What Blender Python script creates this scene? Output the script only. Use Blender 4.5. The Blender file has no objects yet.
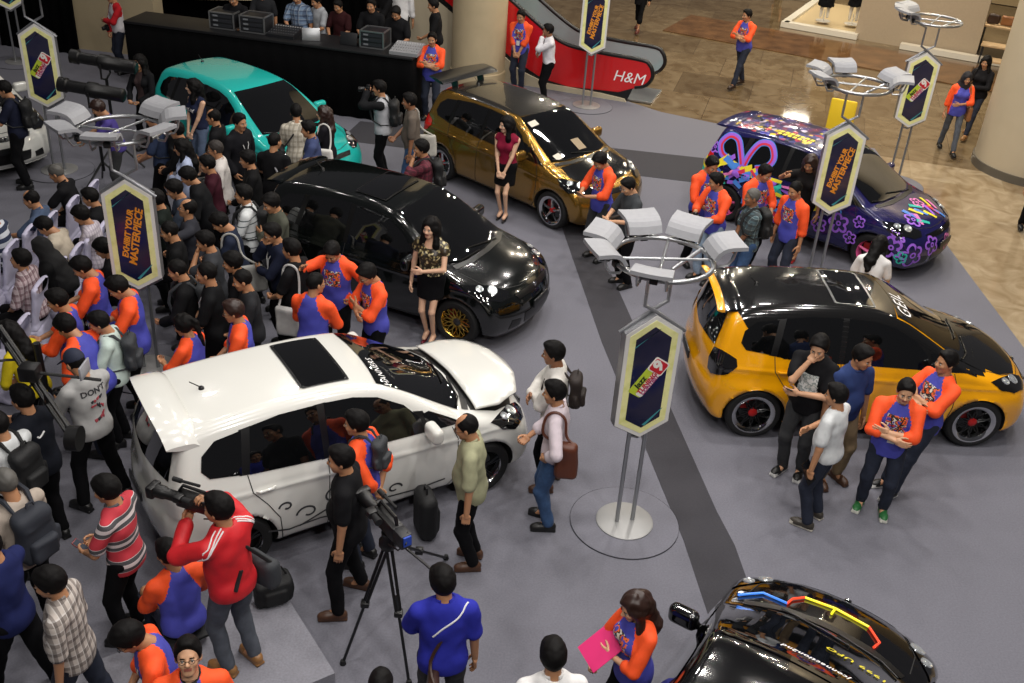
import bpy, bmesh, math, random
import numpy as np
from mathutils import Vector, Matrix
from mathutils.geometry import delaunay_2d_cdt
PI = math.pi
random.seed(7)
SC = bpy.context.scene
COL = SC.collection
# ------------------------------------------------------------------ camera
CAM_F, CAM_P, CAM_R, CAM_H = 1050.0, math.radians(30.6), math.radians(3.97), 6.806
_cp, _sp = math.cos(CAM_P), math.sin(CAM_P)
FW = Vector((0, _cp, -_sp)); _u0 = Vector((0, _sp, _cp)); _r0 = Vector((1, 0, 0))
RT = _r0*math.cos(CAM_R) + _u0*math.sin(CAM_R); UP = -_r0*math.sin(CAM_R) + _u0*math.cos(CAM_R)
CAMLOC = Vector((0, 0, CAM_H))
def G(px, py, z=0.0):
    """the point at height z that the photograph shows at pixel px, py"""
    d = FW*CAM_F + RT*(px-512) + UP*(341.5-py)
    return CAMLOC + d*((z-CAM_H)/d.z)
cd = bpy.data.cameras.new('camera'); cam = bpy.data.objects.new('camera', cd); COL.objects.link(cam)
cd.sensor_width = 36; cd.lens = CAM_F*36/1024; cd.clip_end = 200; cd.clip_start = .05
cam.matrix_world = Matrix((( RT.x, UP.x, -FW.x, 0), (RT.y, UP.y, -FW.y, 0), (RT.z, UP.z, -FW.z, CAM_H), (0,0,0,1)))
SC.camera = cam
# ------------------------------------------------------------------ materials
MATS = {}
def srgb(c):
    if isinstance(c, str):
        c = c.lstrip('#'); c = [int(c[i:i+2], 16)/255 for i in (0, 2, 4)]
    return tuple((x/12.92 if x <= .04045 else ((x+.055)/1.055)**2.4) for x in c) + (1,)
def mat(name, col, rough=.6, metal=0.0, coat=0.0, noise=0.0, nscale=20, bump=0.0, bscale=60, emit=0.0, spec=.5, sheen=0.0, trans=0.0, alpha=1.0):
    if name in MATS: return MATS[name]
    m = bpy.data.materials.new(name); m.use_nodes = True; MATS[name] = m
    nt = m.node_tree; b = nt.nodes['Principled BSDF']; c = srgb(col)
    b.inputs['Base Color'].default_value = c; b.inputs['Roughness'].default_value = rough
    b.inputs['Metallic'].default_value = metal; b.inputs['Coat Weight'].default_value = coat
    b.inputs['Coat Roughness'].default_value = .03; b.inputs['Specular IOR Level'].default_value = spec
    b.inputs['Sheen Weight'].default_value = sheen; b.inputs['Transmission Weight'].default_value = trans
    b.inputs['Alpha'].default_value = alpha
    if emit: b.inputs['Emission Color'].default_value = c; b.inputs['Emission Strength'].default_value = emit
    tc = nt.nodes.new('ShaderNodeTexCoord')
    if noise:
        n = nt.nodes.new('ShaderNodeTexNoise'); n.inputs['Scale'].default_value = nscale; n.inputs['Detail'].default_value = 4
        nt.links.new(tc.outputs['Object'], n.inputs['Vector'])
        r = nt.nodes.new('ShaderNodeMapRange'); r.inputs[1].default_value = .3; r.inputs[2].default_value = .7
        r.inputs[3].default_value = 1-noise; r.inputs[4].default_value = 1+noise
        nt.links.new(n.outputs['Fac'], r.inputs[0])
        x = nt.nodes.new('ShaderNodeMix'); x.data_type = 'RGBA'; x.blend_type = 'MULTIPLY'; x.inputs[0].default_value = 1
        x.inputs[6].default_value = c; nt.links.new(r.outputs[0], x.inputs[7]); nt.links.new(x.outputs[2], b.inputs['Base Color'])
    if bump:
        n = nt.nodes.new('ShaderNodeTexNoise'); n.inputs['Scale'].default_value = bscale; n.inputs['Detail'].default_value = 3
        nt.links.new(tc.outputs['Object'], n.inputs['Vector'])
        bp = nt.nodes.new('ShaderNodeBump'); bp.inputs['Strength'].default_value = bump; bp.inputs['Distance'].default_value = .01
        nt.links.new(n.outputs['Fac'], bp.inputs['Height']); nt.links.new(bp.outputs[0], b.inputs['Normal'])
    return m
def mat_ramp(name, stops, scale=14, kind='noise', rough=.6, coat=0, constant=True, rot=(0,0,0), detail=2, sc3=None):
    """pattern material: noise / voronoi / wave bands through a colour ramp"""
    if name in MATS: return MATS[name]
    m = bpy.data.materials.new(name); m.use_nodes = True; MATS[name] = m
    nt = m.node_tree; b = nt.nodes['Principled BSDF']; b.inputs['Roughness'].default_value = rough; b.inputs['Coat Weight'].default_value = coat
    b.inputs['Coat Roughness'].default_value = .04
    tc = nt.nodes.new('ShaderNodeTexCoord'); mp = nt.nodes.new('ShaderNodeMapping'); mp.inputs['Rotation'].default_value = rot
    if sc3: mp.inputs['Scale'].default_value = sc3
    nt.links.new(tc.outputs['Object'], mp.inputs['Vector'])
    if kind == 'noise':
        t = nt.nodes.new('ShaderNodeTexNoise'); t.inputs['Detail'].default_value = detail; o = t.outputs['Fac']
    elif kind == 'voronoi':
        t = nt.nodes.new('ShaderNodeTexVoronoi'); o = t.outputs['Color']
    else:
        t = nt.nodes.new('ShaderNodeTexWave'); t.bands_direction = kind; o = t.outputs['Fac']
    t.inputs['Scale'].default_value = scale; nt.links.new(mp.outputs[0], t.inputs['Vector'])
    r = nt.nodes.new('ShaderNodeValToRGB'); r.color_ramp.interpolation = 'CONSTANT' if constant else 'LINEAR'
    if kind == 'voronoi':
        s = nt.nodes.new('ShaderNodeSeparateColor'); nt.links.new(o, s.inputs[0]); o = s.outputs[0]
    nt.links.new(o, r.inputs[0])
    e = r.color_ramp.elements
    while len(e) < len(stops): e.new(.5)
    for k, (p, c) in enumerate(stops): e[k].position = p; e[k].color = srgb(c)
    nt.links.new(r.outputs[0], b.inputs['Base Color'])
    return m
def mat_plaid(name, base, dark, line, scale=9, warp=0.0):
    """woven check: bands around the body crossed with vertical bands"""
    if name in MATS: return MATS[name]
    m = bpy.data.materials.new(name); m.use_nodes = True; MATS[name] = m
    nt = m.node_tree; b = nt.nodes['Principled BSDF']; b.inputs['Roughness'].default_value = .8
    tc = nt.nodes.new('ShaderNodeTexCoord'); sp = nt.nodes.new('ShaderNodeSeparateXYZ'); nt.links.new(tc.outputs['Object'], sp.inputs[0])
    ad = nt.nodes.new('ShaderNodeMath'); ad.operation = 'ADD'; nt.links.new(sp.outputs[0], ad.inputs[0]); nt.links.new(sp.outputs[1], ad.inputs[1])
    def band(src, thr):
        a = nt.nodes.new('ShaderNodeMath'); a.operation = 'MULTIPLY'; a.inputs[1].default_value = scale; nt.links.new(src, a.inputs[0])
        f = nt.nodes.new('ShaderNodeMath'); f.operation = 'FRACT'; nt.links.new(a.outputs[0], f.inputs[0])
        g = nt.nodes.new('ShaderNodeMath'); g.operation = 'GREATER_THAN'; g.inputs[1].default_value = thr; nt.links.new(f.outputs[0], g.inputs[0])
        return g.outputs[0]
    cur = None
    for src in (sp.outputs[2], ad.outputs[0]):
        for thr, c, w in ((.5, dark, .55), (.9, line, .6)):
            x = nt.nodes.new('ShaderNodeMix'); x.data_type = 'RGBA'
            k = nt.nodes.new('ShaderNodeMath'); k.operation = 'MULTIPLY'; k.inputs[1].default_value = w; nt.links.new(band(src, thr), k.inputs[0])
            nt.links.new(k.outputs[0], x.inputs[0]); x.inputs[7].default_value = srgb(c)
            if cur is None: x.inputs[6].default_value = srgb(base)
            else: nt.links.new(cur, x.inputs[6])
            cur = x.outputs[2]
    nt.links.new(cur, b.inputs['Base Color'])
    return m
# ------------------------------------------------------------------ objects
def tag(o, label=None, cat=None, group=None, kind=None):
    if label: o['label'] = label
    if cat: o['category'] = cat
    if group: o['group'] = group
    if kind: o['kind'] = kind
    return o
def link(o, parent=None):
    COL.objects.link(o)
    if parent is not None: o.parent = parent
    return o
def empty(name, loc=(0,0,0), rz=0.0, label=None, cat=None, group=None):
    o = bpy.data.objects.new(name, None); link(o); o.location = loc; o.rotation_euler = (0, 0, rz); o.empty_display_size = .1
    return tag(o, label, cat, group)
def me_from(name, V, F, mats, mi=None, smooth=True, normals=None):
    me = bpy.data.meshes.new(name)
    me.from_pydata([tuple(map(float, v)) for v in V], [], [tuple(map(int, f)) for f in F])
    for m in (mats if isinstance(mats, (list, tuple)) else [mats]): me.materials.append(m)
    if mi is not None: me.polygons.foreach_set('material_index', np.asarray(mi, dtype=np.int32))
    if smooth: me.polygons.foreach_set('use_smooth', np.ones(len(me.polygons), dtype=bool))
    me.update()
    if normals is not None:
        me.normals_split_custom_set_from_vertices([tuple(map(float, n)) for n in normals])
    return me
def obj(name, me, parent=None, loc=None, M=None):
    o = bpy.data.objects.new(name, me); link(o, parent)
    if M is not None: o.matrix_local = M
    elif loc is not None: o.location = loc
    return o
class MB:
    """collects boxes, tubes, lathes into one mesh with material slots"""
    def __init__(s): s.V, s.F, s.I, s.mats, s.sm = [], [], [], [], []
    def mi(s, m):
        if m not in s.mats: s.mats.append(m)
        return s.mats.index(m)
    def add(s, V, F, m, smooth=False, M=None):
        o = len(s.V); k = s.mi(m)
        for v in V:
            v = Vector(v); s.V.append(M @ v if M is not None else v)
        for f in F: s.F.append([i+o for i in f]); s.I.append(k); s.sm.append(smooth)
        return s
    def box(s, c, d, m, M=None, rz=0, bev=0.0):
        R = Matrix.Translation(c) @ Matrix.Rotation(rz, 4, 'Z'); R = M @ R if M is not None else R
        bm = bmesh.new(); bmesh.ops.create_cube(bm, size=1); bmesh.ops.scale(bm, vec=d, verts=bm.verts)
        if bev: bmesh.ops.bevel(bm, geom=bm.edges[:], offset=bev, segments=2, affect='EDGES', profile=.5)
        bm.verts.ensure_lookup_table()
        s.add([v.co.copy() for v in bm.verts], [[v.index for v in f.verts] for f in bm.faces], m, False, R); bm.free(); return s
    def tube(s, pts, r, m, n=8, closed=False, M=None, cap=True):
        pts = [Vector(p) for p in pts]; N = len(pts); rr = r if isinstance(r, (list, tuple)) else [r]*N
        V, F = [], []; prev = None
        for i, p in enumerate(pts):
            a = pts[(i-1) % N] if (closed or i > 0) else p; b = pts[(i+1) % N] if (closed or i < N-1) else p
            t = (b-a).normalized()
            if prev is None:
                u = t.cross(Vector((0, 0, 1)));  u = t.cross(Vector((1, 0, 0))) if u.length < .1 else u
            else: u = prev - t*prev.dot(t)
            u.normalize(); prev = u; w = t.cross(u)
            for k in range(n): V.append(p + (u*math.cos(2*PI*k/n) + w*math.sin(2*PI*k/n))*rr[i])
        for i in range(N if closed else N-1):
            for k in range(n):
                j = (i+1) % N; F.append([i*n+k, i*n+(k+1) % n, j*n+(k+1) % n, j*n+k])
        if cap and not closed: F.append(list(range(n))[::-1]); F.append([(N-1)*n+k for k in range(n)])
        return s.add(V, F, m, True, M)
    def lathe(s, prof, m, n=32, M=None, smooth=True, cap=True):
        V, F = [], []
        for r, z in prof:
            for k in range(n): V.append((r*math.cos(2*PI*k/n), r*math.sin(2*PI*k/n), z))
        for i in range(len(prof)-1):
            for k in range(n): F.append([i*n+k, i*n+(k+1) % n, (i+1)*n+(k+1) % n, (i+1)*n+k])
        if cap and prof[0][0] > 0: F.append(list(range(n))[::-1])
        if cap and prof[-1][0] > 0: F.append([(len(prof)-1)*n+k for k in range(n)])
        return s.add(V, F, m, smooth, M)
    def prism(s, poly, h0, h1, m, M=None):
        n = len(poly); V = [(x, y, h0) for x, y in poly] + [(x, y, h1) for x, y in poly]
        F = [list(range(n))[::-1], list(range(n, 2*n))] + [[i, (i+1) % n, n+(i+1) % n, n+i] for i in range(n)]
        return s.add(V, F, m, False, M)
    def mesh(s, name):
        me = bpy.data.meshes.new(name); me.from_pydata([tuple(v) for v in s.V], [], s.F)
        for m in s.mats: me.materials.append(m)
        me.polygons.foreach_set('material_index', np.asarray(s.I, dtype=np.int32)); me.polygons.foreach_set('use_smooth', np.asarray(s.sm, dtype=bool))
        bm = bmesh.new(); bm.from_mesh(me); bmesh.ops.remove_doubles(bm, verts=bm.verts, dist=1e-6); bmesh.ops.recalc_face_normals(bm, faces=bm.faces); bm.to_mesh(me); bm.free()
        me.set_sharp_from_angle(angle=math.radians(40)); return me
    def build(s, name, parent=None, loc=None, M=None): return obj(name, s.mesh(name), parent, loc, M)
def copy_tree(o, parent=None):
    c = o.copy(); COL.objects.link(c)
    if parent is not None: c.parent = parent
    for ch in o.children: copy_tree(ch, c)
    return c
# ------------------------------------------------------------------ implicit surfaces
def crom(P, n, closed=False):
    P = np.asarray(P, float); N = len(P); out = []
    for i in range(N if closed else N-1):
        if closed: a, b, c, d = P[(i-1) % N], P[i], P[(i+1) % N], P[(i+2) % N]
        else: a, b, c, d = P[max(i-1, 0)], P[i], P[i+1], P[min(i+2, N-1)]
        for t in np.linspace(0, 1, n, endpoint=False):
            out.append(.5*((2*b)+(c-a)*t+(2*a-5*b+4*c-d)*t*t+(3*b-a-3*c+d)*t**3))
    if not closed: out.append(P[-1])
    return np.array(out)
def surface_net(d, org, cell):
    """smooth quad mesh of the zero level of the sampled field d"""
    d = d.astype(np.float32); nx, ny, nz = d.shape; s = d < 0
    c = np.zeros((nx-1, ny-1, nz-1), np.int8)
    for i in (0, 1):
        for j in (0, 1):
            for k in (0, 1): c += s[i:nx-1+i, j:ny-1+j, k:nz-1+k]
    idx = np.argwhere((c > 0) & (c < 8))
    if len(idx) == 0: return np.zeros((0, 3)), np.zeros((0, 4), int)
    acc = np.zeros((len(idx), 3)); cnt = np.zeros(len(idx))
    cor = [(i, j, k) for i in (0, 1) for j in (0, 1) for k in (0, 1)]
    for a in cor:
        for ax in range(3):
            if a[ax]: continue
            b = list(a); b[ax] = 1
            ia = idx+np.array(a); ib = idx+np.array(b)
            da = d[ia[:, 0], ia[:, 1], ia[:, 2]]; db = d[ib[:, 0], ib[:, 1], ib[:, 2]]
            m = (da < 0) != (db < 0); t = np.where(m, da/np.where(m, da-db, 1), 0)
            p = np.tile(np.array(a, float), (len(idx), 1)); p[:, ax] += t
            acc += p*m[:, None]; cnt += m
    V = (idx+acc/cnt[:, None])*cell+np.asarray(org)
    lut = -np.ones((nx-1, ny-1, nz-1), np.int64); lut[idx[:, 0], idx[:, 1], idx[:, 2]] = np.arange(len(idx))
    Q = []
    for ax in range(3):
        sl0 = [slice(None)]*3; sl1 = [slice(None)]*3; sl0[ax] = slice(0, -1); sl1[ax] = slice(1, None)
        e = np.argwhere(s[tuple(sl0)] != s[tuple(sl1)])
        u, v = (ax+1) % 3, (ax+2) % 3
        ok = (e[:, u] > 0) & (e[:, v] > 0) & (e[:, u] < d.shape[u]-1) & (e[:, v] < d.shape[v]-1); e = e[ok]
        if not len(e): continue
        ins = s[e[:, 0], e[:, 1], e[:, 2]]
        q = []
        for du, dv in ((-1, -1), (0, -1), (0, 0), (-1, 0)):
            f = e.copy(); f[:, u] += du; f[:, v] += dv; q.append(lut[f[:, 0], f[:, 1], f[:, 2]])
        q = np.stack(q, 1); q[~ins] = q[~ins][:, ::-1]; Q.append(q)
    return V, np.concatenate(Q)
def smin(a, b, k): 
    h = np.clip(.5+.5*(b-a)/k, 0, 1); return b+(a-b)*h-k*h*(1-h)
def smax(a, b, k): return -smin(-a, -b, k)
class Field:
    def __init__(s, lo, hi, cell):
        s.org = np.asarray(lo, float); s.cell = cell; s.n = np.ceil((np.asarray(hi)-s.org)/cell).astype(int)+1
        s.d = np.full(s.n, 1.0, np.float32)
        s.ax = [s.org[i]+np.arange(s.n[i])*cell for i in range(3)]
    def sub(s, lo, hi, m):
        sl = []
        for i in range(3):
            a = max(0, int((lo[i]-m-s.org[i])/s.cell)); b = min(s.n[i], int((hi[i]+m-s.org[i])/s.cell)+2)
            if b <= a: return None
            sl.append(slice(a, b))
        X, Y, Z = np.meshgrid(s.ax[0][sl[0]], s.ax[1][sl[1]], s.ax[2][sl[2]], indexing='ij', sparse=True)
        return tuple(sl), X, Y, Z
    def put(s, sl, d, k, cut=False):
        if cut: s.d[sl] = smax(s.d[sl], -d, k)
        else: s.d[sl] = smin(s.d[sl], d, k)
    def cap(s, a, b, ra, rb, k=.03, cut=False):
        a = np.asarray(a, float); b = np.asarray(b, float); r = max(ra, rb)
        g = s.sub(np.minimum(a, b)-r, np.maximum(a, b)+r, k+2*s.cell)
        if g is None: return
        sl, X, Y, Z = g; ab = b-a; L = max(ab@ab, 1e-9)
        t = np.clip(((X-a[0])*ab[0]+(Y-a[1])*ab[1]+(Z-a[2])*ab[2])/L, 0, 1)
        d = np.sqrt((X-a[0]-t*ab[0])**2+(Y-a[1]-t*ab[1])**2+(Z-a[2]-t*ab[2])**2)-(ra+(rb-ra)*t)
        s.put(sl, d, k, cut)
    def ell(s, c, rad, R=None, k=.03, cut=False):
        c = np.asarray(c, float); rad = np.asarray(rad, float); m = rad.max()
        g = s.sub(c-m, c+m, k+2*s.cell)
        if g is None: return
        sl, X, Y, Z = g; x, y, z = X-c[0], Y-c[1], Z-c[2]
        if R is not None: x, y, z = [R[0, i]*x+R[1, i]*y+R[2, i]*z for i in range(3)]
        k0 = np.sqrt((x/rad[0])**2+(y/rad[1])**2+(z/rad[2])**2)+1e-6
        k1 = np.sqrt((x/rad[0]**2)**2+(y/rad[1]**2)**2+(z/rad[2]**2)**2)+1e-6
        s.put(sl, k0*(k0-1)/k1, k, cut)
    def rbox(s, c, h, r, R=None, k=.02, cut=False):
        c = np.asarray(c, float); h = np.asarray(h, float); m = np.linalg.norm(h)
        g = s.sub(c-m, c+m, k+2*s.cell)
        if g is None: return
        sl, X, Y, Z = g; x, y, z = X-c[0], Y-c[1], Z-c[2]
        if R is not None: x, y, z = [R[0, i]*x+R[1, i]*y+R[2, i]*z for i in range(3)]
        qx, qy, qz = np.abs(x)-h[0]+r, np.abs(y)-h[1]+r, np.abs(z)-h[2]+r
        d = np.sqrt(np.maximum(qx, 0)**2+np.maximum(qy, 0)**2+np.maximum(qz, 0)**2)+np.minimum(np.maximum(np.maximum(qx, qy), qz), 0)-r
        s.put(sl, d, k, cut)
    def half(s, p, n, k=.008):
        """keep the side the normal n points away from"""
        X, Y, Z = np.meshgrid(*s.ax, indexing='ij', sparse=True); n = np.asarray(n, float); n = n/np.linalg.norm(n)
        s.d = smax(s.d, (X-p[0])*n[0]+(Y-p[1])*n[1]+(Z-p[2])*n[2], k).astype(np.float32)
    def noise(s, amp, f=28, seed=0.0):
        X, Y, Z = np.meshgrid(*s.ax, indexing='ij', sparse=True)
        s.d = s.d+(amp*(np.sin(f*X+2.1*np.sin(f*.7*Z+seed)+seed)*np.sin(f*.8*Y+1.3+seed*2)+.8*np.sin(f*.9*Z+1.7*np.sin(f*.5*X+f*.6*Y+seed)))).astype(np.float32)
    def net(s): return surface_net(s.d, s.org, s.cell)
# ------------------------------------------------------------------ cars: one compact hatchback shape, dressed eight ways
PROFILE = [(-1.78,.20),(-1.86,.30),(-1.90,.45),(-1.895,.60),(-1.86,.74),(-1.84,.92),(-1.80,1.05),(-1.71,1.27),(-1.64,1.41),(-1.50,1.475),(-1.2,1.51),(-.75,1.532),(-.3,1.53),(0,1.505),(.22,1.462),
           (.45,1.37),(.75,1.21),(1.0,1.075),(1.15,1.005),(1.32,.962),(1.55,.90),(1.76,.82),(1.90,.72),(1.98,.60),(2.015,.46),(2.0,.32),(1.93,.22),(1.82,.185),(.9,.18),(0,.18),(-.9,.18),(-1.65,.18)]
_pc = crom(PROFILE, 5, True)
_gx = np.arange(-2.3, 2.45, .01); _gz = np.arange(-.1, 2.0, .01)
def _poly_sd():
    X, Z = np.meshgrid(_gx, _gz, indexing='ij'); D = np.full(X.shape, 9.0); ins = np.zeros(X.shape, bool)
    A = _pc; B = np.roll(_pc, -1, 0)
    for a, b in zip(A, B):
        e = b-a; L = e@e
        if L < 1e-12: continue
        t = np.clip(((X-a[0])*e[0]+(Z-a[1])*e[1])/L, 0, 1)
        D = np.minimum(D, (X-a[0]-t*e[0])**2+(Z-a[1]-t*e[1])**2)
        c = (a[1] > Z) != (b[1] > Z)
        if abs(e[1]) > 1e-12: ins ^= c & (X < e[0]*(Z-a[1])/e[1]+a[0])
    D = np.sqrt(D); D[ins] *= -1; return D
_PD = _poly_sd()
def _pd(x, z):
    u = np.clip((x+2.3)/.01, 0, len(_gx)-1.001); v = np.clip((z+.1)/.01, 0, len(_gz)-1.001)
    i = u.astype(int); j = v.astype(int); a = u-i; b = v-j
    return (_PD[i, j]*(1-a)+_PD[i+1, j]*a)*(1-b)+(_PD[i, j+1]*(1-a)+_PD[i+1, j+1]*a)*b
_wk = crom([(0,.66),(.17,.74),(.24,.795),(.35,.828),(.5,.842),(.65,.842),(.8,.832),(.9,.812),(.98,.782),(1.1,.735),(1.25,.668),(1.4,.592),(1.5,.53),(1.7,.40)], 12)
def W(x, z, wide=0.0):
    w = np.interp(z, _wk[:, 0], _wk[:, 1])
    w = w*(1-.055*np.abs(x/1.9)**4)
    ck = .815-.035*x
    w = w+.010*np.exp(-((z-ck)/.025)**2)*(np.abs(x) < 1.75)
    low = 1/(1+np.exp((z-.70)/.04))
    for xc in (1.25, -1.25): w = w+(.014+wide)*np.exp(-((x-xc)/.44)**4)*low
    w = w+wide*.5*(1/(1+np.exp((z-.30)/.03)))
    return w
def car_f(x, y, z, wide=0.0, arch=True):
    ay = np.abs(y); q = np.minimum(ay/.8, 1.15)
    xs = x+np.where(x > 0, .24*np.clip((x-.2)/1.2, 0, 1), -.13*np.clip((-x-.6)/1.2, 0, 1))*q**2.4
    zs = z+np.where(z > .6, np.clip((z-.6)/.3, 0, 1)*.055*q**2, 0)
    d = smax(_pd(xs, zs), (ay-W(x, z, wide))*.93, .07)
    if arch:
        for xc in (1.25, -1.25):
            r = np.sqrt((x-xc)**2+(z-.30)**2)
            d = np.maximum(d, -np.maximum(r-.345, .50-ay))
    return d
def car_grad(P, wide, arch=False):
    h = .004; g = np.zeros_like(P)
    for i in range(3):
        e = np.zeros(3); e[i] = h; a = P+e; b = P-e
        g[:, i] = (car_f(a[:, 0], a[:, 1], a[:, 2], wide, arch)-car_f(b[:, 0], b[:, 1], b[:, 2], wide, arch))/(2*h)
    return g
def car_project(P, wide, off=0.0, n=6):
    P = np.array(P, float)
    for _ in range(n):
        f = car_f(P[:, 0], P[:, 1], P[:, 2], wide, False); g = car_grad(P, wide)
        P = P-g*(f/np.maximum((g*g).sum(1), .05))[:, None]
    g = car_grad(P, wide); g = g/np.maximum(np.linalg.norm(g, axis=1), 1e-6)[:, None]
    return P+g*off, g
_BODY = {}
def car_body_data(wide):
    if wide in _BODY: return _BODY[wide]
    c = .024; xs = np.arange(-2.02, 2.14, c); ys = np.arange(-1.02, 1.03, c); zs = np.arange(.12, 1.62, c)
    X, Y, Z = np.meshgrid(xs, ys, zs, indexing='ij')
    d = car_f(X, Y, Z, wide)
    V, F = surface_net(d, (xs[0], ys[0], zs[0]), c)
    r = np.minimum(np.hypot(V[:, 0]-1.25, V[:, 2]-.30), np.hypot(V[:, 0]+1.25, V[:, 2]-.30)); near = (r < .375) & (np.abs(V[:, 1]) > .46)
    far = ~near
    P, N = car_project(V[far], wide, 0, 3); V[far] = P
    lip = (r < .375) & (r > .33) & (np.abs(V[:, 1]) > .60)      # pull the arch edges onto a true circle
    for xc in (1.25, -1.25):
        m = lip & (np.abs(V[:, 0]-xc) < .45); rr = np.hypot(V[m, 0]-xc, V[m, 2]-.30); k = .348/rr
        V[m, 0] = xc+(V[m, 0]-xc)*k; V[m, 2] = .30+(V[m, 2]-.30)*k
    me = me_from('tmp', V, F, []); nn = np.zeros(len(V)*3); me.vertices.foreach_get('normal', nn); nn = nn.reshape(-1, 3).copy(); nn[far] = N
    bpy.data.meshes.remove(me)
    C = V[F].mean(1); rc = np.minimum(np.hypot(C[:, 0]-1.25, C[:, 2]-.30), np.hypot(C[:, 0]+1.25, C[:, 2]-.30))
    ins = (rc < .350) & (np.abs(C[:, 1]) < W(C[:, 0], C[:, 2], wide)-.006); und = C[:, 2] < .20
    _BODY[wide] = (V, F, nn, (ins | und).astype(int)); return _BODY[wide]
def decal_mesh(name, pts, m, wide, off=.004, step=.055, project=True):
    """closed outline of 3-D points lying near the body, filled and laid on the surface"""
    P = np.asarray(pts, float)
    Q = []
    for a, b in zip(P, np.roll(P, -1, 0)):
        k = max(1, int(np.ceil(np.linalg.norm(b-a)/step)))
        for t in range(k): Q.append(a+(b-a)*t/k)
    Q = np.array(Q); c = Q.mean(0); u, s, vt = np.linalg.svd(Q-c); ex, ey = vt[0], vt[1]
    q2 = np.stack([(Q-c)@ex, (Q-c)@ey], 1)
    lo, hi = q2.min(0), q2.max(0); inner = []
    n = len(q2); x1, y1 = q2[:, 0], q2[:, 1]; x2, y2 = np.roll(x1, -1), np.roll(y1, -1)
    for gx in np.arange(lo[0]+step*.6, hi[0], step):
        for gy in np.arange(lo[1]+step*.6, hi[1], step):
            cr = ((y1 > gy) != (y2 > gy)) & (gx < (x2-x1)*(gy-y1)/np.where(y2 == y1, 1e-9, y2-y1)+x1)
            if cr.sum() % 2:
                t = np.clip(((gx-x1)*(x2-x1)+(gy-y1)*(y2-y1))/np.maximum((x2-x1)**2+(y2-y1)**2, 1e-12), 0, 1)
                if np.min((x1+t*(x2-x1)-gx)**2+(y1+t*(y2-y1)-gy)**2) > (step*.35)**2: inner.append((gx, gy))
    vv = [Vector(p) for p in q2]+[Vector(p) for p in inner]
    r = delaunay_2d_cdt(vv, [(i, (i+1) % n) for i in range(n)], [], 1, 1e-6)
    V2 = np.array([tuple(v) for v in r[0]]); F = r[2]
    V3 = c+V2[:, :1]*ex+V2[:, 1:]*ey
    if not project: return V3, F, None
    V3, N = car_project(V3, wide, off)
    F = [f if (np.cross(V3[f[1]]-V3[f[0]], V3[f[2]]-V3[f[0]])@N[f[0]]) > 0 else f[::-1] for f in F]
    return me_from(name, V3, F, m, normals=N)
def strip_mesh(name, lines, m, wide, w=.010, off=.003, step=.05):
    VV, FF, NN = [], [], []
    for L in lines:
        L = np.asarray(L, float); Q = [L[0]]
        for a, b in zip(L[:-1], L[1:]):
            k = max(1, int(np.ceil(np.linalg.norm(b-a)/step)))
            for t in range(1, k+1): Q.append(a+(b-a)*t/k)
        Q = np.array(Q); P, N = car_project(Q, wide, 0); T = np.gradient(P, axis=0); S = np.cross(T, N); S /= np.maximum(np.linalg.norm(S, axis=1), 1e-9)[:, None]
        A, NA = car_project(P+S*w/2, wide, off, 2); B, NB = car_project(P-S*w/2, wide, off, 2); o = len(VV)
        for a, b, n in zip(A, B, N): VV += [a, b]; NN += [n, n]
        for i in range(len(Q)-1): FF.append([o+2*i, o+2*i+2, o+2*i+3, o+2*i+1])
    VV = np.array(VV); FF = [f if (np.cross(VV[f[1]]-VV[f[0]], VV[f[2]]-VV[f[0]])@NN[f[0]]) > 0 else f[::-1] for f in FF]
    return me_from(name, VV, FF, m, normals=NN)
def text_2d(s, size, shear=0.0, font=None, thick=0.0, spacing=1.0):
    c = bpy.data.curves.new('lettering', 'FONT'); c.body = s; c.size = size; c.shear = shear; c.align_x = 'CENTER'; c.align_y = 'CENTER'; c.resolution_u = 2; c.offset = thick; c.space_character = spacing
    o = bpy.data.objects.new('lettering', c); COL.objects.link(o); dg = bpy.context.evaluated_depsgraph_get(); dg.update()
    me = bpy.data.meshes.new_from_object(o.evaluated_get(dg)); V = np.array([tuple(v.co) for v in me.vertices]).reshape(-1, 3); F = [list(p.vertices) for p in me.polygons]
    bpy.data.objects.remove(o); bpy.data.curves.remove(c); bpy.data.meshes.remove(me); return V, F
def text_on_car(name, s, size, org, ex, ey, m, wide, parent, shear=0, off=.008, thick=0):
    V, F = text_2d(s, size, shear, thick=thick, spacing=1.12); org, ex, ey = map(np.asarray, (org, ex, ey))
    P = org+V[:, :1]*ex+V[:, 1:2]*ey; P, N = car_project(P, wide, off)
    F = [f if (np.cross(P[f[1]]-P[f[0]], P[f[2]]-P[f[0]])@N[f[0]]) > 0 else f[::-1] for f in F]
    return obj(name, me_from(name, P, F, m, smooth=False), parent)
def topz(x): 
    z = np.arange(1.65, .2, -.005); d = _pd(np.full_like(z, x), z); i = np.argmax(d < 0); return z[i]
def sp(pts, s, wide=0.0): return [(x, s*float(W(np.array(x), np.array(z), wide)), z) for x, z in pts]
def tp(pts, lift=0.0): return [(x, y, topz(min(x+.15*abs(y/.8)**2.4, 1.99))-.05*(y/.8)**2+lift) for x, y in pts]
BLACK = lambda: mat('satin black trim', '#0b0b0c', .35)
GLASS = lambda: mat('tinted glass', '#08090a', .03, coat=1.0, spec=.8)
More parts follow.
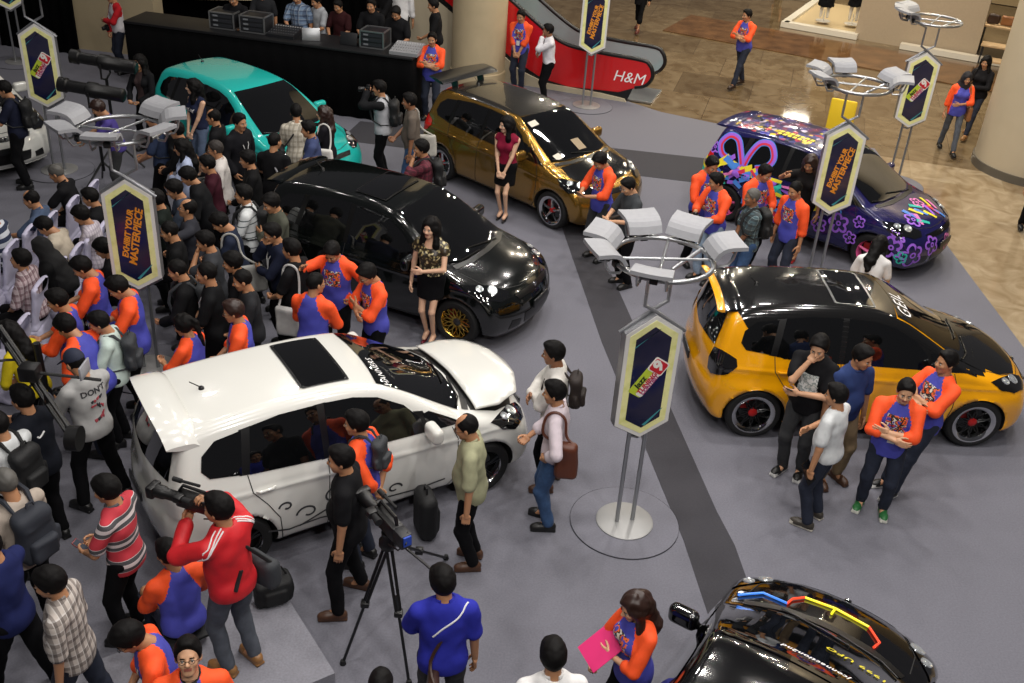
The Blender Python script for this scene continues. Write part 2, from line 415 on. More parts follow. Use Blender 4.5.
def wheel(parent, x, s, R, style, yo, ws):
    w = empty('wheel', (x, s*yo, R)); w.parent = parent; w.rotation_euler = (0, 0, 0 if s > 0 else PI)   # local +y looks outwards
    Mx = Matrix.Rotation(-PI/2, 4, 'X')
    rub = mat('tyre rubber', '#101011', .75); ri = R*.74
    t = MB(); t.lathe([(ri-.02, -.10), (R-.03, -.10), (R-.004, -.075), (R, -.04), (R, .04), (R-.004, .07), (R-.025, .092), (ri+.012, .095), (ri-.004, .085), (ri-.02, .08)], rub, 40, Mx, cap=False); t.build('tyre', w)
    cols = dict(gold=('#b89a4a', .25, 1), silver=('#d0d2d4', .18, 1), black=('#0d0d0e', .25, 0), pink=('#d2558e', .3, 0), dark=('#3c3d40', .3, 1), bronze=('#a88a55', .22, 1))
    cm = mat('rim '+style[0], *cols[style[0]]); lip = mat('polished rim lip', '#c9cacc', .12, 1.0) if style[2] else cm
    l = MB(); l.lathe([(ri-.035, -.085), (ri-.035, .0), (ri-.03, .05), (ri-.012, .078), (ri+.004, .088), (ri+.006, .082), (ri-.004, .06), (ri-.022, .03), (ri-.028, -.085)], lip, 40, Mx, cap=False); rim = l.build('rim', w)
    if style[2] == 2: l = MB(); l.lathe([(ri-.045, .055), (ri-.04, .072), (ri-.008, .092), (ri+.008, .094), (ri+.010, .085), (ri-.03, .055)], lip, 48, Mx, cap=False); l.build('rim_lip', w)
    d = MB(); d.lathe([(0, -.03), (ri*.62, -.03), (ri*.62, -.045), (0, -.045)], mat('brake disc', '#5a5b5d', .4, .9), 32, Mx)
    d.box((ri*.42, .0-.02, ri*.28), (.09, .03, .12), mat('brake caliper', '#8e1c1c', .4), rz=0); d.lathe([(0, -.06), (ri-.03, -.06), (ri-.03, -.085), (0, -.085)], mat('wheel well dark', '#060606', .9), 32, Mx); d.build('brake_disc', w)
    p = MB(); n = style[1]; rr = ri-.028
    if n >= 10:      # crossed mesh spokes
        for k in range(n):
            for sg in (1, -1):
                a0 = 2*PI*k/n; a1 = a0+sg*.42
                p.tube([(math.cos(a0)*.045, .035, math.sin(a0)*.045), (math.cos(a0+sg*.2)*rr*.6, .045, math.sin(a0+sg*.2)*rr*.6), (math.cos(a1)*rr, .06, math.sin(a1)*rr)], [.012, .009, .008], cm, 5)
    else:
        for k in range(n):
            a = 2*PI*k/n+.3
            for sg in (-.10, .10) if style[3] else (0,):
                p.tube([(math.cos(a+sg*.5)*.04, .04, math.sin(a+sg*.5)*.04), (math.cos(a+sg)*rr*.6, .05, math.sin(a+sg)*rr*.6), (math.cos(a+sg*1.1)*rr, .045, math.sin(a+sg*1.1)*rr)], [.026, .019, .022] if not style[3] else [.016, .013, .014], cm, 6)
    p.build('spokes', w)
    h = MB(); h.lathe([(0, .062), (.03, .060), (.052, .045), (.055, .02), (0, .02)], mat('hub cap '+ws, *( ('#b01818', .3) if ws == 'red' else ('#2a2a2c', .3))), 20, Mx); h.build('hub_cap', w)
    return w
def spoiler_mesh(name, m, x0, z0, half, chord, thick, up, droop, sweep=.06, ends=0.0, n=24):
    V, F = [], []
    sec = [(0, 0), (.15, .45), (.45, .5), (.8, .3), (1, .08), (1, -.08), (.7, -.35), (.3, -.5), (.05, -.35)]
    for i in range(n+1):
        t = 2*i/n-1; y = t*half; k = abs(t)**3
        for a, b in sec: V.append((x0-a*chord*(1-.12*k)-sweep*k*.5, y, z0+b*thick+a*up-droop*t*t-ends*k*k))
    m_ = len(sec)
    for i in range(n):
        for j in range(m_): F.append([i*m_+j, (i+1)*m_+j, (i+1)*m_+(j+1) % m_, i*m_+(j+1) % m_])
    F.append(list(range(m_))[::-1]); F.append([n*m_+j for j in range(m_)])
    me = me_from(name, V, F, m); me.set_sharp_from_angle(angle=math.radians(50)); return me
def make_car(loc, deg, label, paint, roof=None, rails=None, hood=None, wide=0.0, wheels=('silver', 7, 1, 0), hub='dark', R=.302, spoiler='stock', trim=True, lampcol='#c01512', open_hood=False, sunroof=False, hl='#d8dde0', mirror=None, blackhl=False, pano=False, glass=None, z0=0.0):
    car = empty('car', (loc[0], loc[1], z0), math.radians(deg), label, 'car')
    blk = BLACK(); gl = glass or GLASS(); mirror = mirror or paint
    V, F, N, mi = car_body_data(wide)
    obj('body', me_from('body', V, F, [paint, mat('underbody black', '#070707', .8)], mi, normals=N), car)
    rw_ = .545 if rails is None else .605
    if roof is not None:
        obj('roof_panel', decal_mesh('roof_panel', tp([(-1.56, -rw_+.04), (-.9, -rw_), (-.2, -rw_), (.20, -rw_+.045), (.25, -.25), (.27, 0), (.25, .25), (.20, rw_-.045), (-.2, rw_), (-.9, rw_), (-1.56, rw_-.04), (-1.62, 0)]), roof, wide, .0045, .05), car)
    if rails is not None:
        for s in (1, -1):
            obj('roof_rail', decal_mesh('roof_rail', sp([(-1.45, 1.30), (-1.55, 1.44), (-1.1, 1.52), (-.6, 1.545), (-.2, 1.54), (.1, 1.51), (.35, 1.43), (.66, 1.275), (.95, 1.115), (1.14, 1.01), (1.04, .95), (.9, .94), (0, .97), (-1.02, 1.0), (-1.15, 1.06), (-1.3, 1.18)], s, wide), rails, wide, .004, .04), car)
    if hood is not None and not open_hood:
        obj('bonnet', decal_mesh('bonnet', tp([(1.20, -.60), (1.45, -.66), (1.70, -.52), (1.78, -.25), (1.81, 0), (1.78, .25), (1.70, .52), (1.45, .66), (1.20, .60), (1.27, .3), (1.28, 0), (1.27, -.3)]), hood, wide, .0055, .035), car)
    # glazing
    obj('windscreen', decal_mesh('windscreen', tp([(1.03, -.64), (.72, -.60), (.42, -.555), (.21, -.505), (.25, -.25), (.265, 0), (.25, .25), (.21, .505), (.42, .555), (.72, .60), (1.03, .64), (1.14, .38), (1.18, 0), (1.14, -.38)]), gl, wide, .007), car)
    obj('rear_window', decal_mesh('rear_window', [(-1.66, -.46, 1.38), (-1.68, 0, 1.40), (-1.66, .46, 1.38), (-1.72, .53, 1.22), (-1.78, .58, 1.04), (-1.83, 0, 1.0), (-1.78, -.58, 1.04), (-1.72, -.53, 1.22)], gl, wide, .007), car)
    for s in (1, -1):
        obj('front_window', decal_mesh('front_window', sp([(.60, .955), (.56, 1.10), (.42, 1.245), (.18, 1.365), (-.05, 1.415), (-.33, 1.43), (-.36, .98)], s, wide), gl, wide, .007), car)
        obj('back_window', decal_mesh('back_window', sp([(-.42, .98), (-.40, 1.43), (-.75, 1.43), (-1.02, 1.40), (-1.10, 1.02)], s, wide), gl, wide, .007), car)
        obj('pillar_trim', decal_mesh('pillar_trim', sp([(-.335, .975), (-.31, 1.432), (-.425, 1.432), (-.445, .975)], s, wide), blk, wide, .004), car)
        obj('quarter_window', decal_mesh('quarter_window', sp([(-1.17, 1.035), (-1.10, 1.385), (-1.34, 1.355), (-1.47, 1.26), (-1.50, 1.14), (-1.44, 1.07)], s, wide), gl, wide, .007), car)
        obj('pillar_trim', decal_mesh('pillar_trim', sp([(-1.085, 1.02), (-1.01, 1.402), (-1.12, 1.392), (-1.19, 1.03)], s, wide), blk, wide, .0045), car)
        obj('pillar_trim', decal_mesh('pillar_trim', sp([(.59, .952), (.50, 1.17), (.60, 1.15), (.68, .952)], s, wide), blk, wide, .0045), car)
        obj('corner_window', decal_mesh('corner_window', sp([(.66, .952), (.59, 1.125), (.66, 1.135), (.86, 1.035), (1.03, .945)], s, wide), gl, wide, .007), car)
        y9 = lambda x, z: (x, s*float(W(np.array(x), np.array(z), wide)), z)
        hlp = [(1.28, s*.77, .83), (1.50, s*.72, .87), (1.66, s*.60, .85), (1.79, s*.46, .76), (1.82, s*.50, .68), (1.74, s*.64, .64), (1.58, s*.76, .68), (1.40, s*.80, .76)]
        h = obj('headlight', decal_mesh('headlight', hlp, mat('lamp glass', '#101113', .04, coat=1.0, spec=.8) if not blackhl else mat('dark lamp glass', '#121212', .05, coat=1.0), wide, .009, .03), car)
        hp = MB()
        for (lx, ly, lz, r) in ((1.63, .62, .765, .065), (1.50, .71, .775, .05)):
            pc, pn = car_project(np.array([[lx, s*ly, lz]]), wide, .004); zz = Vector(pn[0]); Mq = Matrix.Translation(pc[0]) @ zz.to_track_quat('Z', 'Y').to_matrix().to_4x4()
            hp.lathe([(r, .002), (r*.96, .012), (r*.7, .006), (r*.4, .01), (0, .022)], mat('lamp reflector '+hl, hl, .12, .7 if not blackhl else .2), 20, Mq)
        hp.build('lamp', h)
        obj('taillight', decal_mesh('taillight', [(-1.80, s*.60, 1.03), (-1.70, s*.73, 1.04), (-1.52, s*.785, .98), (-1.50, s*.80, .90), (-1.62, s*.80, .80), (-1.76, s*.72, .74), (-1.83, s*.62, .76), (-1.84, s*.58, .88)], mat('tail lens '+lampcol, lampcol, .08, coat=1.0), wide, .010, .03), car)
        L = [sp([(.88, .93), (.93, .80), (.93, .55), (.90, .34), (.84, .25)], s, wide), sp([(-.385, .97), (-.40, .7), (-.42, .25)], s, wide),
             sp([(-1.12, 1.02), (-1.10, .86), (-.98, .70), (-.88, .52), (-.86, .25)], s, wide), sp([(.84, .245), (-.86, .245)], s, wide)]
        obj('door_seam', strip_mesh('door_seam', L, mat('seam shadow line', '#1a1a1a', .8), wide, .009), car)
        for hx in (-.24, -.98):
            hb = MB()
            y = float(W(np.array(hx), np.array(.86), wide))
            hb.tube([(hx-.09, s*(y-.005), .862), (hx-.07, s*(y+.022), .865), (hx+.05, s*(y+.022), .868), (hx+.08, s*(y-.005), .866)], [.010, .013, .013, .010], paint, 8); hb.build('door_handle', car)
        f = Field((.40, -.16, .86), (.86, .32, 1.2), .014)
        f.rbox((.62, .12, 1.02), (.06, .12, .082), .05); f.cap((.66, -.14, .955), (.63, .06, .985), .025, .022)
        v, q = f.net(); y0 = .80+wide*.3; v[:, 1] += y0
        if s < 0: v[:, 1] *= -1; q = q[:, ::-1]
        obj('side_mirror', me_from('side_mirror', v, q, mirror), car)
        obj('bumper_vent', decal_mesh('bumper_vent', [(1.90, s*.56, .42), (1.98, s*.42, .40), (1.97, s*.44, .29), (1.88, s*.60, .29)], blk, wide, .005), car)
    g = obj('grille', decal_mesh('grille', [(2.0, -.36, .46), (2.02, 0, .47), (2.0, .36, .46), (1.98, .34, .30), (2.0, 0, .29), (1.98, -.34, .30)], blk, wide, .006), car)
    obj('upper_grille', decal_mesh('upper_grille', [(1.88, -.44, .725), (1.92, 0, .715), (1.88, .44, .725), (1.93, .40, .655), (1.96, 0, .645), (1.93, -.40, .655)], blk, wide, .006), car)
    b = MB(); b.box((2.03, 0, .515), (.02, .40, .10), mat('number plate', '#17181a', .4), bev=.004); b.build('number_plate', car)
    b = MB(); b.box((-1.925, 0, .66), (.02, .40, .10), mat('number plate', '#17181a', .4), bev=.004); b.build('number_plate', car)
    b = MB(); b.lathe([(.035, 0), (.033, .018), (.012, .026), (0, .026)], mat('badge chrome', '#c8cacc', .2, 1), 16, Matrix.Translation((1.925, 0, .69)) @ Matrix.Rotation(PI/2*.85, 4, 'Y')); b.build('badge', car)
    # hood seam, wipers, antenna
    sl = [tp([(1.22, .66), (1.5, .64), (1.74, .50), (1.84, .25), (1.86, 0), (1.84, -.25), (1.74, -.50), (1.5, -.64), (1.22, -.66)])]
    if not open_hood: obj('bonnet_seam', strip_mesh('bonnet_seam', sl, mat('seam shadow line', '#1a1a1a', .8), wide, .009), car)
    cw = obj('cowl', decal_mesh('cowl', tp([(1.08, -.62), (1.17, -.36), (1.20, 0), (1.17, .36), (1.08, .62), (1.15, .64), (1.25, .36), (1.275, 0), (1.25, -.36), (1.15, -.64)]), blk, wide, .0065), car)
    wb = MB()
    for p in ([(1.18, -.10), (1.12, -.45), (1.02, -.60)], [(1.19, .35), (1.12, .0), (1.06, -.22)]):
        pp, _ = car_project(np.array(tp(p)), wide, .018); wb.tube(pp, .008, blk, 6)
    wb.build('wiper', car)
    a = MB(); pa, _ = car_project(np.array(tp([(-1.25, 0)])), wide, 0); pa = Vector(pa[0]); a.lathe([(.028, 0), (.022, .02), (.008, .03), (0, .03)], blk, 12, Matrix.Translation(pa)); a.tube([pa+Vector((0, 0, .015)), pa+Vector((-.10, 0, .10))], .005, blk, 6); a.build('antenna', car)
    if sunroof:
        obj('sunroof', decal_mesh('sunroof', tp([(-.42, -.40), (-.06, -.40), (-.03, -.37), (-.03, .37), (-.06, .40), (-.42, .40), (-.45, .37), (-.45, -.37)]), gl, wide, .012), car)
        b = strip_mesh('sunroof_frame', [tp([(-.46, -.40), (-.02, -.40), (-.02, .40), (-.46, .40), (-.46, -.40)])], blk if not pano else mat('grey roof frame', '#77797b', .3, .6), wide, .03, .010); obj('sunroof_frame', b, car)
    if spoiler == 'stock': obj('spoiler', spoiler_mesh('spoiler', paint if roof is None else roof, -1.50, 1.475, .53, .27, .04, -.02, .035), car)
    elif spoiler == 'big': obj('spoiler', spoiler_mesh('spoiler', paint, -1.46, 1.50, .61, .32, .06, .03, .03, .0, .12), car)
    elif spoiler == 'yellow':
        obj('spoiler', spoiler_mesh('spoiler', roof, -1.47, 1.478, .52, .22, .035, -.02, .035), car); obj('spoiler_lip', spoiler_mesh('spoiler_lip', mat('bright yellow paint', '#f2a800', .18, coat=1.0), -1.66, 1.462, .54, .10, .035, .01, .035), car)
    elif spoiler == 'wing':
        cb = mat('black carbon wing', '#191a1b', .3, coat=.6); obj('rear_wing', spoiler_mesh('rear_wing', cb, -1.40, 1.60, .64, .40, .05, .05, .02), car)
        m_ = MB()
        for s in (.30, -.30): m_.prism([(-1.42, 1.45), (-1.56, 1.44), (-1.62, 1.60), (-1.46, 1.60)], s-.012, s+.012, cb, Matrix(((1, 0, 0, 0), (0, 0, 1, 0), (0, 1, 0, 0), (0, 0, 0, 1))))
        m_.build('wing_mount', car)
    if open_hood:
        eb = obj('engine_bay', decal_mesh('engine_bay', tp([(1.17, -.64), (1.45, -.66), (1.70, -.54), (1.82, -.25), (1.85, 0), (1.82, .25), (1.70, .54), (1.45, .66), (1.17, .64), (1.22, 0)]), mat('engine bay dark', '#0a0a0a', .7), wide, .004), car)
        e = MB(); al = mat('engine grey', '#3a3a3c', .5, .5)
        for bx in ((1.48, .05, .90, .30, .42, .07), (1.50, -.40, .885, .22, .22, .06), (1.45, .44, .89, .26, .2, .07)): e.box(bx[:3], bx[3:], al, bev=.015)
        e.tube([(1.35, -.35, .95), (1.5, -.1, .96), (1.6, .2, .93)], .025, mat('red hose', '#8e1a1a', .4)); e.build('engine', car)
        pts = tp([(1.20, -.655), (1.45, -.675), (1.70, -.56), (1.84, -.25), (1.87, 0), (1.84, .25), (1.70, .56), (1.45, .675), (1.20, .655), (1.25, 0)])
        d = decal_mesh('bonnet', pts, paint, wide, .012); ho = obj('bonnet', d, car); sm = ho.modifiers.new('thickness', 'SOLIDIFY'); sm.thickness = .025; sm.offset = 1
        piv = Vector((1.20, 0, 1.0)); ho.matrix_local = Matrix.Translation(piv) @ Matrix.Rotation(math.radians(-15), 4, 'Y') @ Matrix.Translation(-piv)
    for x in (1.25, -1.25):
        for s in (1, -1): wheel(car, x, s, R, wheels, .735+wide*.8, hub)
    return car
# ------------------------------------------------------------------ people
SKIN = [mat('skin light', '#c99a78', .5), mat('skin tan', '#b07f5c', .5), mat('skin brown', '#8d6145', .5), mat('skin fair', '#d9ae90', .5)]
LIP = mat('lip', '#9c5a4c', .45); EYEW = mat('eye white', '#b5aea4', .4); EYEB = mat('eye dark', '#120c0a', .15)
HAIRC = dict(black=mat('black hair', '#0a0808', .65, spec=.18, bump=.3, bscale=160), brown=mat('dark brown hair', '#2a1812', .42), grey=mat('grey hair', '#55534f', .6), buzz=mat('cropped hair', '#2b2522', .7))
def npm(M): return np.array([[M[i][j] for j in range(4)] for i in range(4)])
def xf(V, M): A = npm(M) if not isinstance(M, np.ndarray) else M; return V@A[:3, :3].T+A[:3, 3]
# ---- head: looks along +x, eyes at z = 0
def _head(fem, fat):
    f = Field((-.14, -.12, -.16), (.15, .12, .16), .0075); w = .95 if fem else 1.0
    f.ell((-.012, 0, .032), (.098, .076*w, .098)); f.ell((.030, 0, -.040), (.062, .056*w*fat, .070), k=.03)
    f.cap((.058, -.012, -.092), (.058, .012, -.092), .020, .020, .025)
    f.cap((.070, -.028, .026), (.070, .028, .026), .016, .016, .015)
    for s in (1, -1):
        f.ell((.062, s*.040, -.022), (.026, .022, .024), k=.02)
        f.ell((.096, s*.031, .002), (.016, .017, .011), k=.012, cut=True)
        f.ell((-.008, s*.079*w, -.006), (.020, .010, .033), np.array([[.95, s*.3, 0], [-s*.3, .95, 0], [0, 0, 1.]]), k=.006)
    f.cap((.084, 0, .014), (.106, 0, -.022), .008, .013, .010); f.cap((.094, -.011, -.027), (.094, .011, -.027), .009, .009, .008)
    f.cap((.081, -.017, -.051), (.081, .017, -.051), .010, .010, .006); f.cap((.080, -.014, -.061), (.080, .014, -.061), .010, .010, .005)
    f.cap((-.022, 0, -.04), (-.045, 0, -.20), .047 if fem else .055, .052 if fem else .061, .03)
    V, F = f.net(); C = V[F].mean(1); mi = np.zeros(len(F), int)
    mi[(C[:, 0] > .078) & (np.abs(C[:, 1]) < .024) & (C[:, 2] < -.045) & (C[:, 2] > -.067)] = 1
    b = MB(); 
    for s in (1, -1):
        b.lathe([(0, -.0115), (.006, -.0098), (.0105, -.004), (.0105, .004), (.006, .0098), (0, .0115)], 1, 10, Matrix.Translation((.0795, s*.031, .001)))
        b.lathe([(0, -.006), (.0052, -.003), (.0052, .003), (0, .006)], 2, 8, Matrix.Translation((.0882, s*.031, .001)))
        b.tube([(.087, s*.014, .020), (.092, s*.028, .0235), (.082, s*.047, .0195)], [.003, .0042, .0025], 3, 5)
    n = len(V); bv = np.array([tuple(v) for v in b.V])
    return V, [list(q) for q in F]+[[i+n for i in q] for q in b.F], np.concatenate([mi, [(2, 3, 4)[k] for k in b.I]]), bv
HEADS = {}
def head_data(k):
    if k not in HEADS: HEADS[k] = _head(*dict(m=(0, 1.0), w=(1, .96), f=(0, 1.16))[k])
    return HEADS[k]
# ---- hands: wrist at origin, fingers along +x, thumb on +y, palm faces -z
def _hand(curl, spread):
    f = Field((-.05, -.075, -.13), (.21, .11, .05), .0062)
    f.cap((-.05, 0, 0), (.015, 0, 0), .024, .023, .02); f.rbox((.052, -.002, -.002), (.045, .040, .0135), .012, k=.02)
    for i, (y, L, x0) in enumerate(((.029, .072, .092), (.010, .080, .096), (-.010, .074, .094), (-.028, .058, .088))):
        p = np.array([x0-.012, y, 0.]); a = 0; sp_ = spread*(1.5-i)*.09
        for j, (q, r) in enumerate(((.42, .0092), (.32, .0086), (.26, .0078))):
            a += curl*(.8, 1.15, .8)[j]; d = np.array([math.cos(a)*math.cos(sp_), math.cos(a)*math.sin(sp_), -math.sin(a)]); e = p+d*L*q*1.05
            f.cap(p, e, r, r-.0006, .004); p = e
    p = np.array([.018, .030, -.006]); a = .75-.25*curl
    for j, (q, r) in enumerate(((.042, .0125), (.030, .0105), (.024, .0092))):
        d = np.array([math.cos(a), math.sin(a)*.85, -.35-.35*curl]); d /= np.linalg.norm(d); e = p+d*q; f.cap(p, e, r, r-.001, .008); p = e; a -= .30+.25*curl
    return f.net()
HANDS = {}
def hand_data(k):
    if k not in HANDS: HANDS[k] = _hand(*dict(relaxed=(.32, .5), grip=(.85, .2), flat=(.12, .8), fist=(1.25, .1))[k])
    return HANDS[k]
# ---- hair and headwear, in head space
def _hair(style):
    f = Field((-.30, -.17, -.62) if style in ('long', 'hijab', 'pony') else (-.18, -.14, -.16), (.22, .17, .19), .009 if style not in ('long', 'hijab', 'pony') else .012)
    if style in ('short', 'crop', 'fringe', 'thin', 'side'):
        t = dict(short=.017, crop=.008, fringe=.022, thin=.009, side=.019)[style]
        f.ell((-.016, 0, .034), (.099+t, .077+t*.85, .099+t)); 
        if style == 'fringe': f.ell((.05, 0, .085), (.055, .068, .035), k=.03)
        if style == 'side': f.ell((.03, .025, .105), (.07, .05, .03), k=.03)
        if style == 'short': f.ell((.03, 0, .11), (.06, .055, .028), k=.03)
        f.noise(.0016, 90, len(style))
        f.half((.046, 0, .036), (.84, 0, -.54), .012); f.half((0, 0, -.075), (.55, 0, -1), .012)
        if style == 'thin': f.ell((.045, 0, .125), (.085, .055, .075), k=.01, cut=True)
    elif style in ('long', 'pony'):
        f.ell((-.018, 0, .036), (.117, .095, .117))
        if style == 'long':
            for s in (1, -1): f.cap((-.01, s*.078, .03), (.015, s*.092, -.20), .035, .040, .04); f.cap((.015, s*.092, -.2), (.01, s*.10, -.31), .040, .018, .04)
            f.cap((-.085, 0, .0), (-.115, 0, -.26), .085, .075, .05); f.cap((-.115, .03, -.26), (-.12, 0, -.40), .07, .035, .05)
        else:
            f.cap((-.11, 0, .06), (-.17, 0, .02), .035, .035, .03); f.cap((-.17, 0, .02), (-.175, 0, -.25), .038, .016, .03)
        f.noise(.005, 60, 1.0)
        f.ell((.115, 0, -.045), (.085, .066, .120), k=.015, cut=True); f.cap((.12, 0, -.1), (.12, 0, -.5), .06, .08, .02, cut=True)
        if style == 'pony': f.half((0, 0, -.09), (1.4, 0, -.5), .01)
    elif style == 'hijab':
        f.ell((-.015, 0, .03), (.12, .10, .118)); f.cap((-.03, 0, -.06), (-.05, 0, -.22), .10, .14, .06); f.cap((-.06, 0, -.2), (-.10, 0, -.5), .13, .16, .06)
        f.noise(.004, 40, 1.0); f.ell((.125, 0, -.01), (.075, .060, .085), k=.015, cut=True)
    elif style == 'cap':
        f.ell((-.014, 0, .04), (.110, .090, .108)); f.half((0, 0, .032), (.10, 0, -1), .008); f.rbox((.145, 0, .046), (.065, .066, .006), .005, np.array([[.97, 0, -.25], [0, 1, 0], [.25, 0, .97]]).T, k=.012)
    return f.net()
HAIRS = {}
def hair_mesh(style, m):
    k = (style, m.name)
    if k not in HAIRS:
        V, F = _hair(style); HAIRS[k] = me_from('hair', V, F, m)
    return HAIRS[k]
# ---- shoes: heel at -x, sole on z = 0, ankle above origin
def _shoe(kind):
    f = Field((-.12, -.07, -.02), (.24, .07, .16), .0085)
    if kind == 'heel':
        f.cap((.145, 0, .022), (.06, 0, .028), .022, .026, .02); f.cap((.06, 0, .03), (-.045, 0, .072), .026, .027, .02); f.cap((-.055, 0, .06), (-.065, 0, .008), .014, .009, .01)
    else:
        f.ell((.125, 0, .042), (.075, .048, .042)); f.cap((.10, 0, .048), (-.04, 0, .056), .042, .044, .03); f.cap((0, 0, .06), (-.01, 0, .12), .047, .043, .03)
        f.half((0, 0, .115), (-.25, 0, 1), .01)
        f.rbox((.055, 0, .013), (.138, .043, .013), .012, k=.02)
    f.half((0, 0, .001), (0, 0, -1), .002)
    V, F = f.net(); C = V[F].mean(1); mi = (C[:, 2] < (.026 if kind == 'sneaker' else .014)).astype(int)
    if kind == 'sneaker': mi[(C[:, 0] > .150) & (C[:, 2] < .05)] = 1
    if kind == 'heel': mi[:] = 0
    return V, F, mi
SHOES = {}
def shoe_mesh(kind, col, sole):
    k = (kind, col, sole)
    if k not in SHOES:
        V, F, mi = _shoe(kind); SHOES[k] = me_from('shoe', V, F, [mat('shoe '+col, col, .45), mat('sole '+sole, sole, .7)], mi)
    return SHOES[k]
V3 = lambda *a: np.array(a, float)
def unit(v): return v/max(np.linalg.norm(v), 1e-9)
def ik(S, T, a, b, pole):
    d = T-S; L = np.linalg.norm(d); L2 = min(max(L, abs(a-b)+.02), (a+b)*.998); u = d/max(L, 1e-6); T = S+u*L2
    x = (a*a-b*b+L2*L2)/(2*L2); h = math.sqrt(max(a*a-x*x, 0)); p = pole-u*(pole@u); return S+u*x+unit(p)*h, T
def rotm(lean, roll=0, yaw=0):
    return npm(Matrix.Rotation(math.radians(yaw), 4, 'Z') @ Matrix.Rotation(math.radians(lean), 4, 'Y') @ Matrix.Rotation(math.radians(roll), 4, 'X'))[:3, :3]
# hand target (torso space, shoulder height 1.38, x forward, y to the person's own left for s=+1), elbow pole, hand kind, palm normal
ARMS = dict(
    down=((.05, .25, .80), (-.6, .45, 0), 'relaxed', (0, -1, 0)), back=((-.14, .05, .90), (-.5, .9, .2), 'grip', (-1, 0, 0)), front=((.21, .04, .84), (-.3, 1, -.1), 'grip', (-1, 0, 0)),
    phone=((.33, .07, 1.10), (-.2, .8, -.7), 'grip', (-.3, 0, 1)), low=((.28, .10, .98), (-.3, .8, -.5), 'grip', (0, -.6, .8)), crossA=((.20, -.05, 1.165), (.3, .9, -.7), 'flat', (-1, 0, 0)), crossB=((.24, -.03, 1.115), (.3, .9, -.7), 'relaxed', (-1, 0, 0)),
    chin=((.15, .02, 1.455), (.35, .5, -1), 'fist', (-1, 0, 0)), belly=((.20, -.04, 1.08), (.1, .9, -.5), 'relaxed', (-1, 0, 0)), cam=((.21, .07, 1.545), (.2, .9, -.8), 'grip', (0, -1, 0)), camlow=((.34, .06, 1.35), (.1, .9, -.7), 'grip', (0, -.6, .6)),
    hip=((.06, .22, .97), (-.5, 1, .1), 'fist', (0, -1, 0)), pocket=((.07, .19, .86), (-.6, .7, 0), 'relaxed', (0, -1, 0)), raise_=((.38, .22, 1.48), (0, .8, -.6), 'flat', (0, -.2, -1)), table=((.40, .16, .98), (-.3, .9, -.3), 'relaxed', (0, 0, -1)),
    lap=((.27, .08, .98), (-.3, .9, -.2), 'relaxed', (0, 0, -1)), side=((.02, .30, .82), (-.5, .5, 0), 'grip', (0, -1, 0)), strap=((.13, .12, 1.25), (.1, .8, -1), 'fist', (-1, 0, 0)), forward=((.45, .12, 1.15), (-.2, .8, -.6), 'grip', (0, -1, 0)))
PEOPLE = []
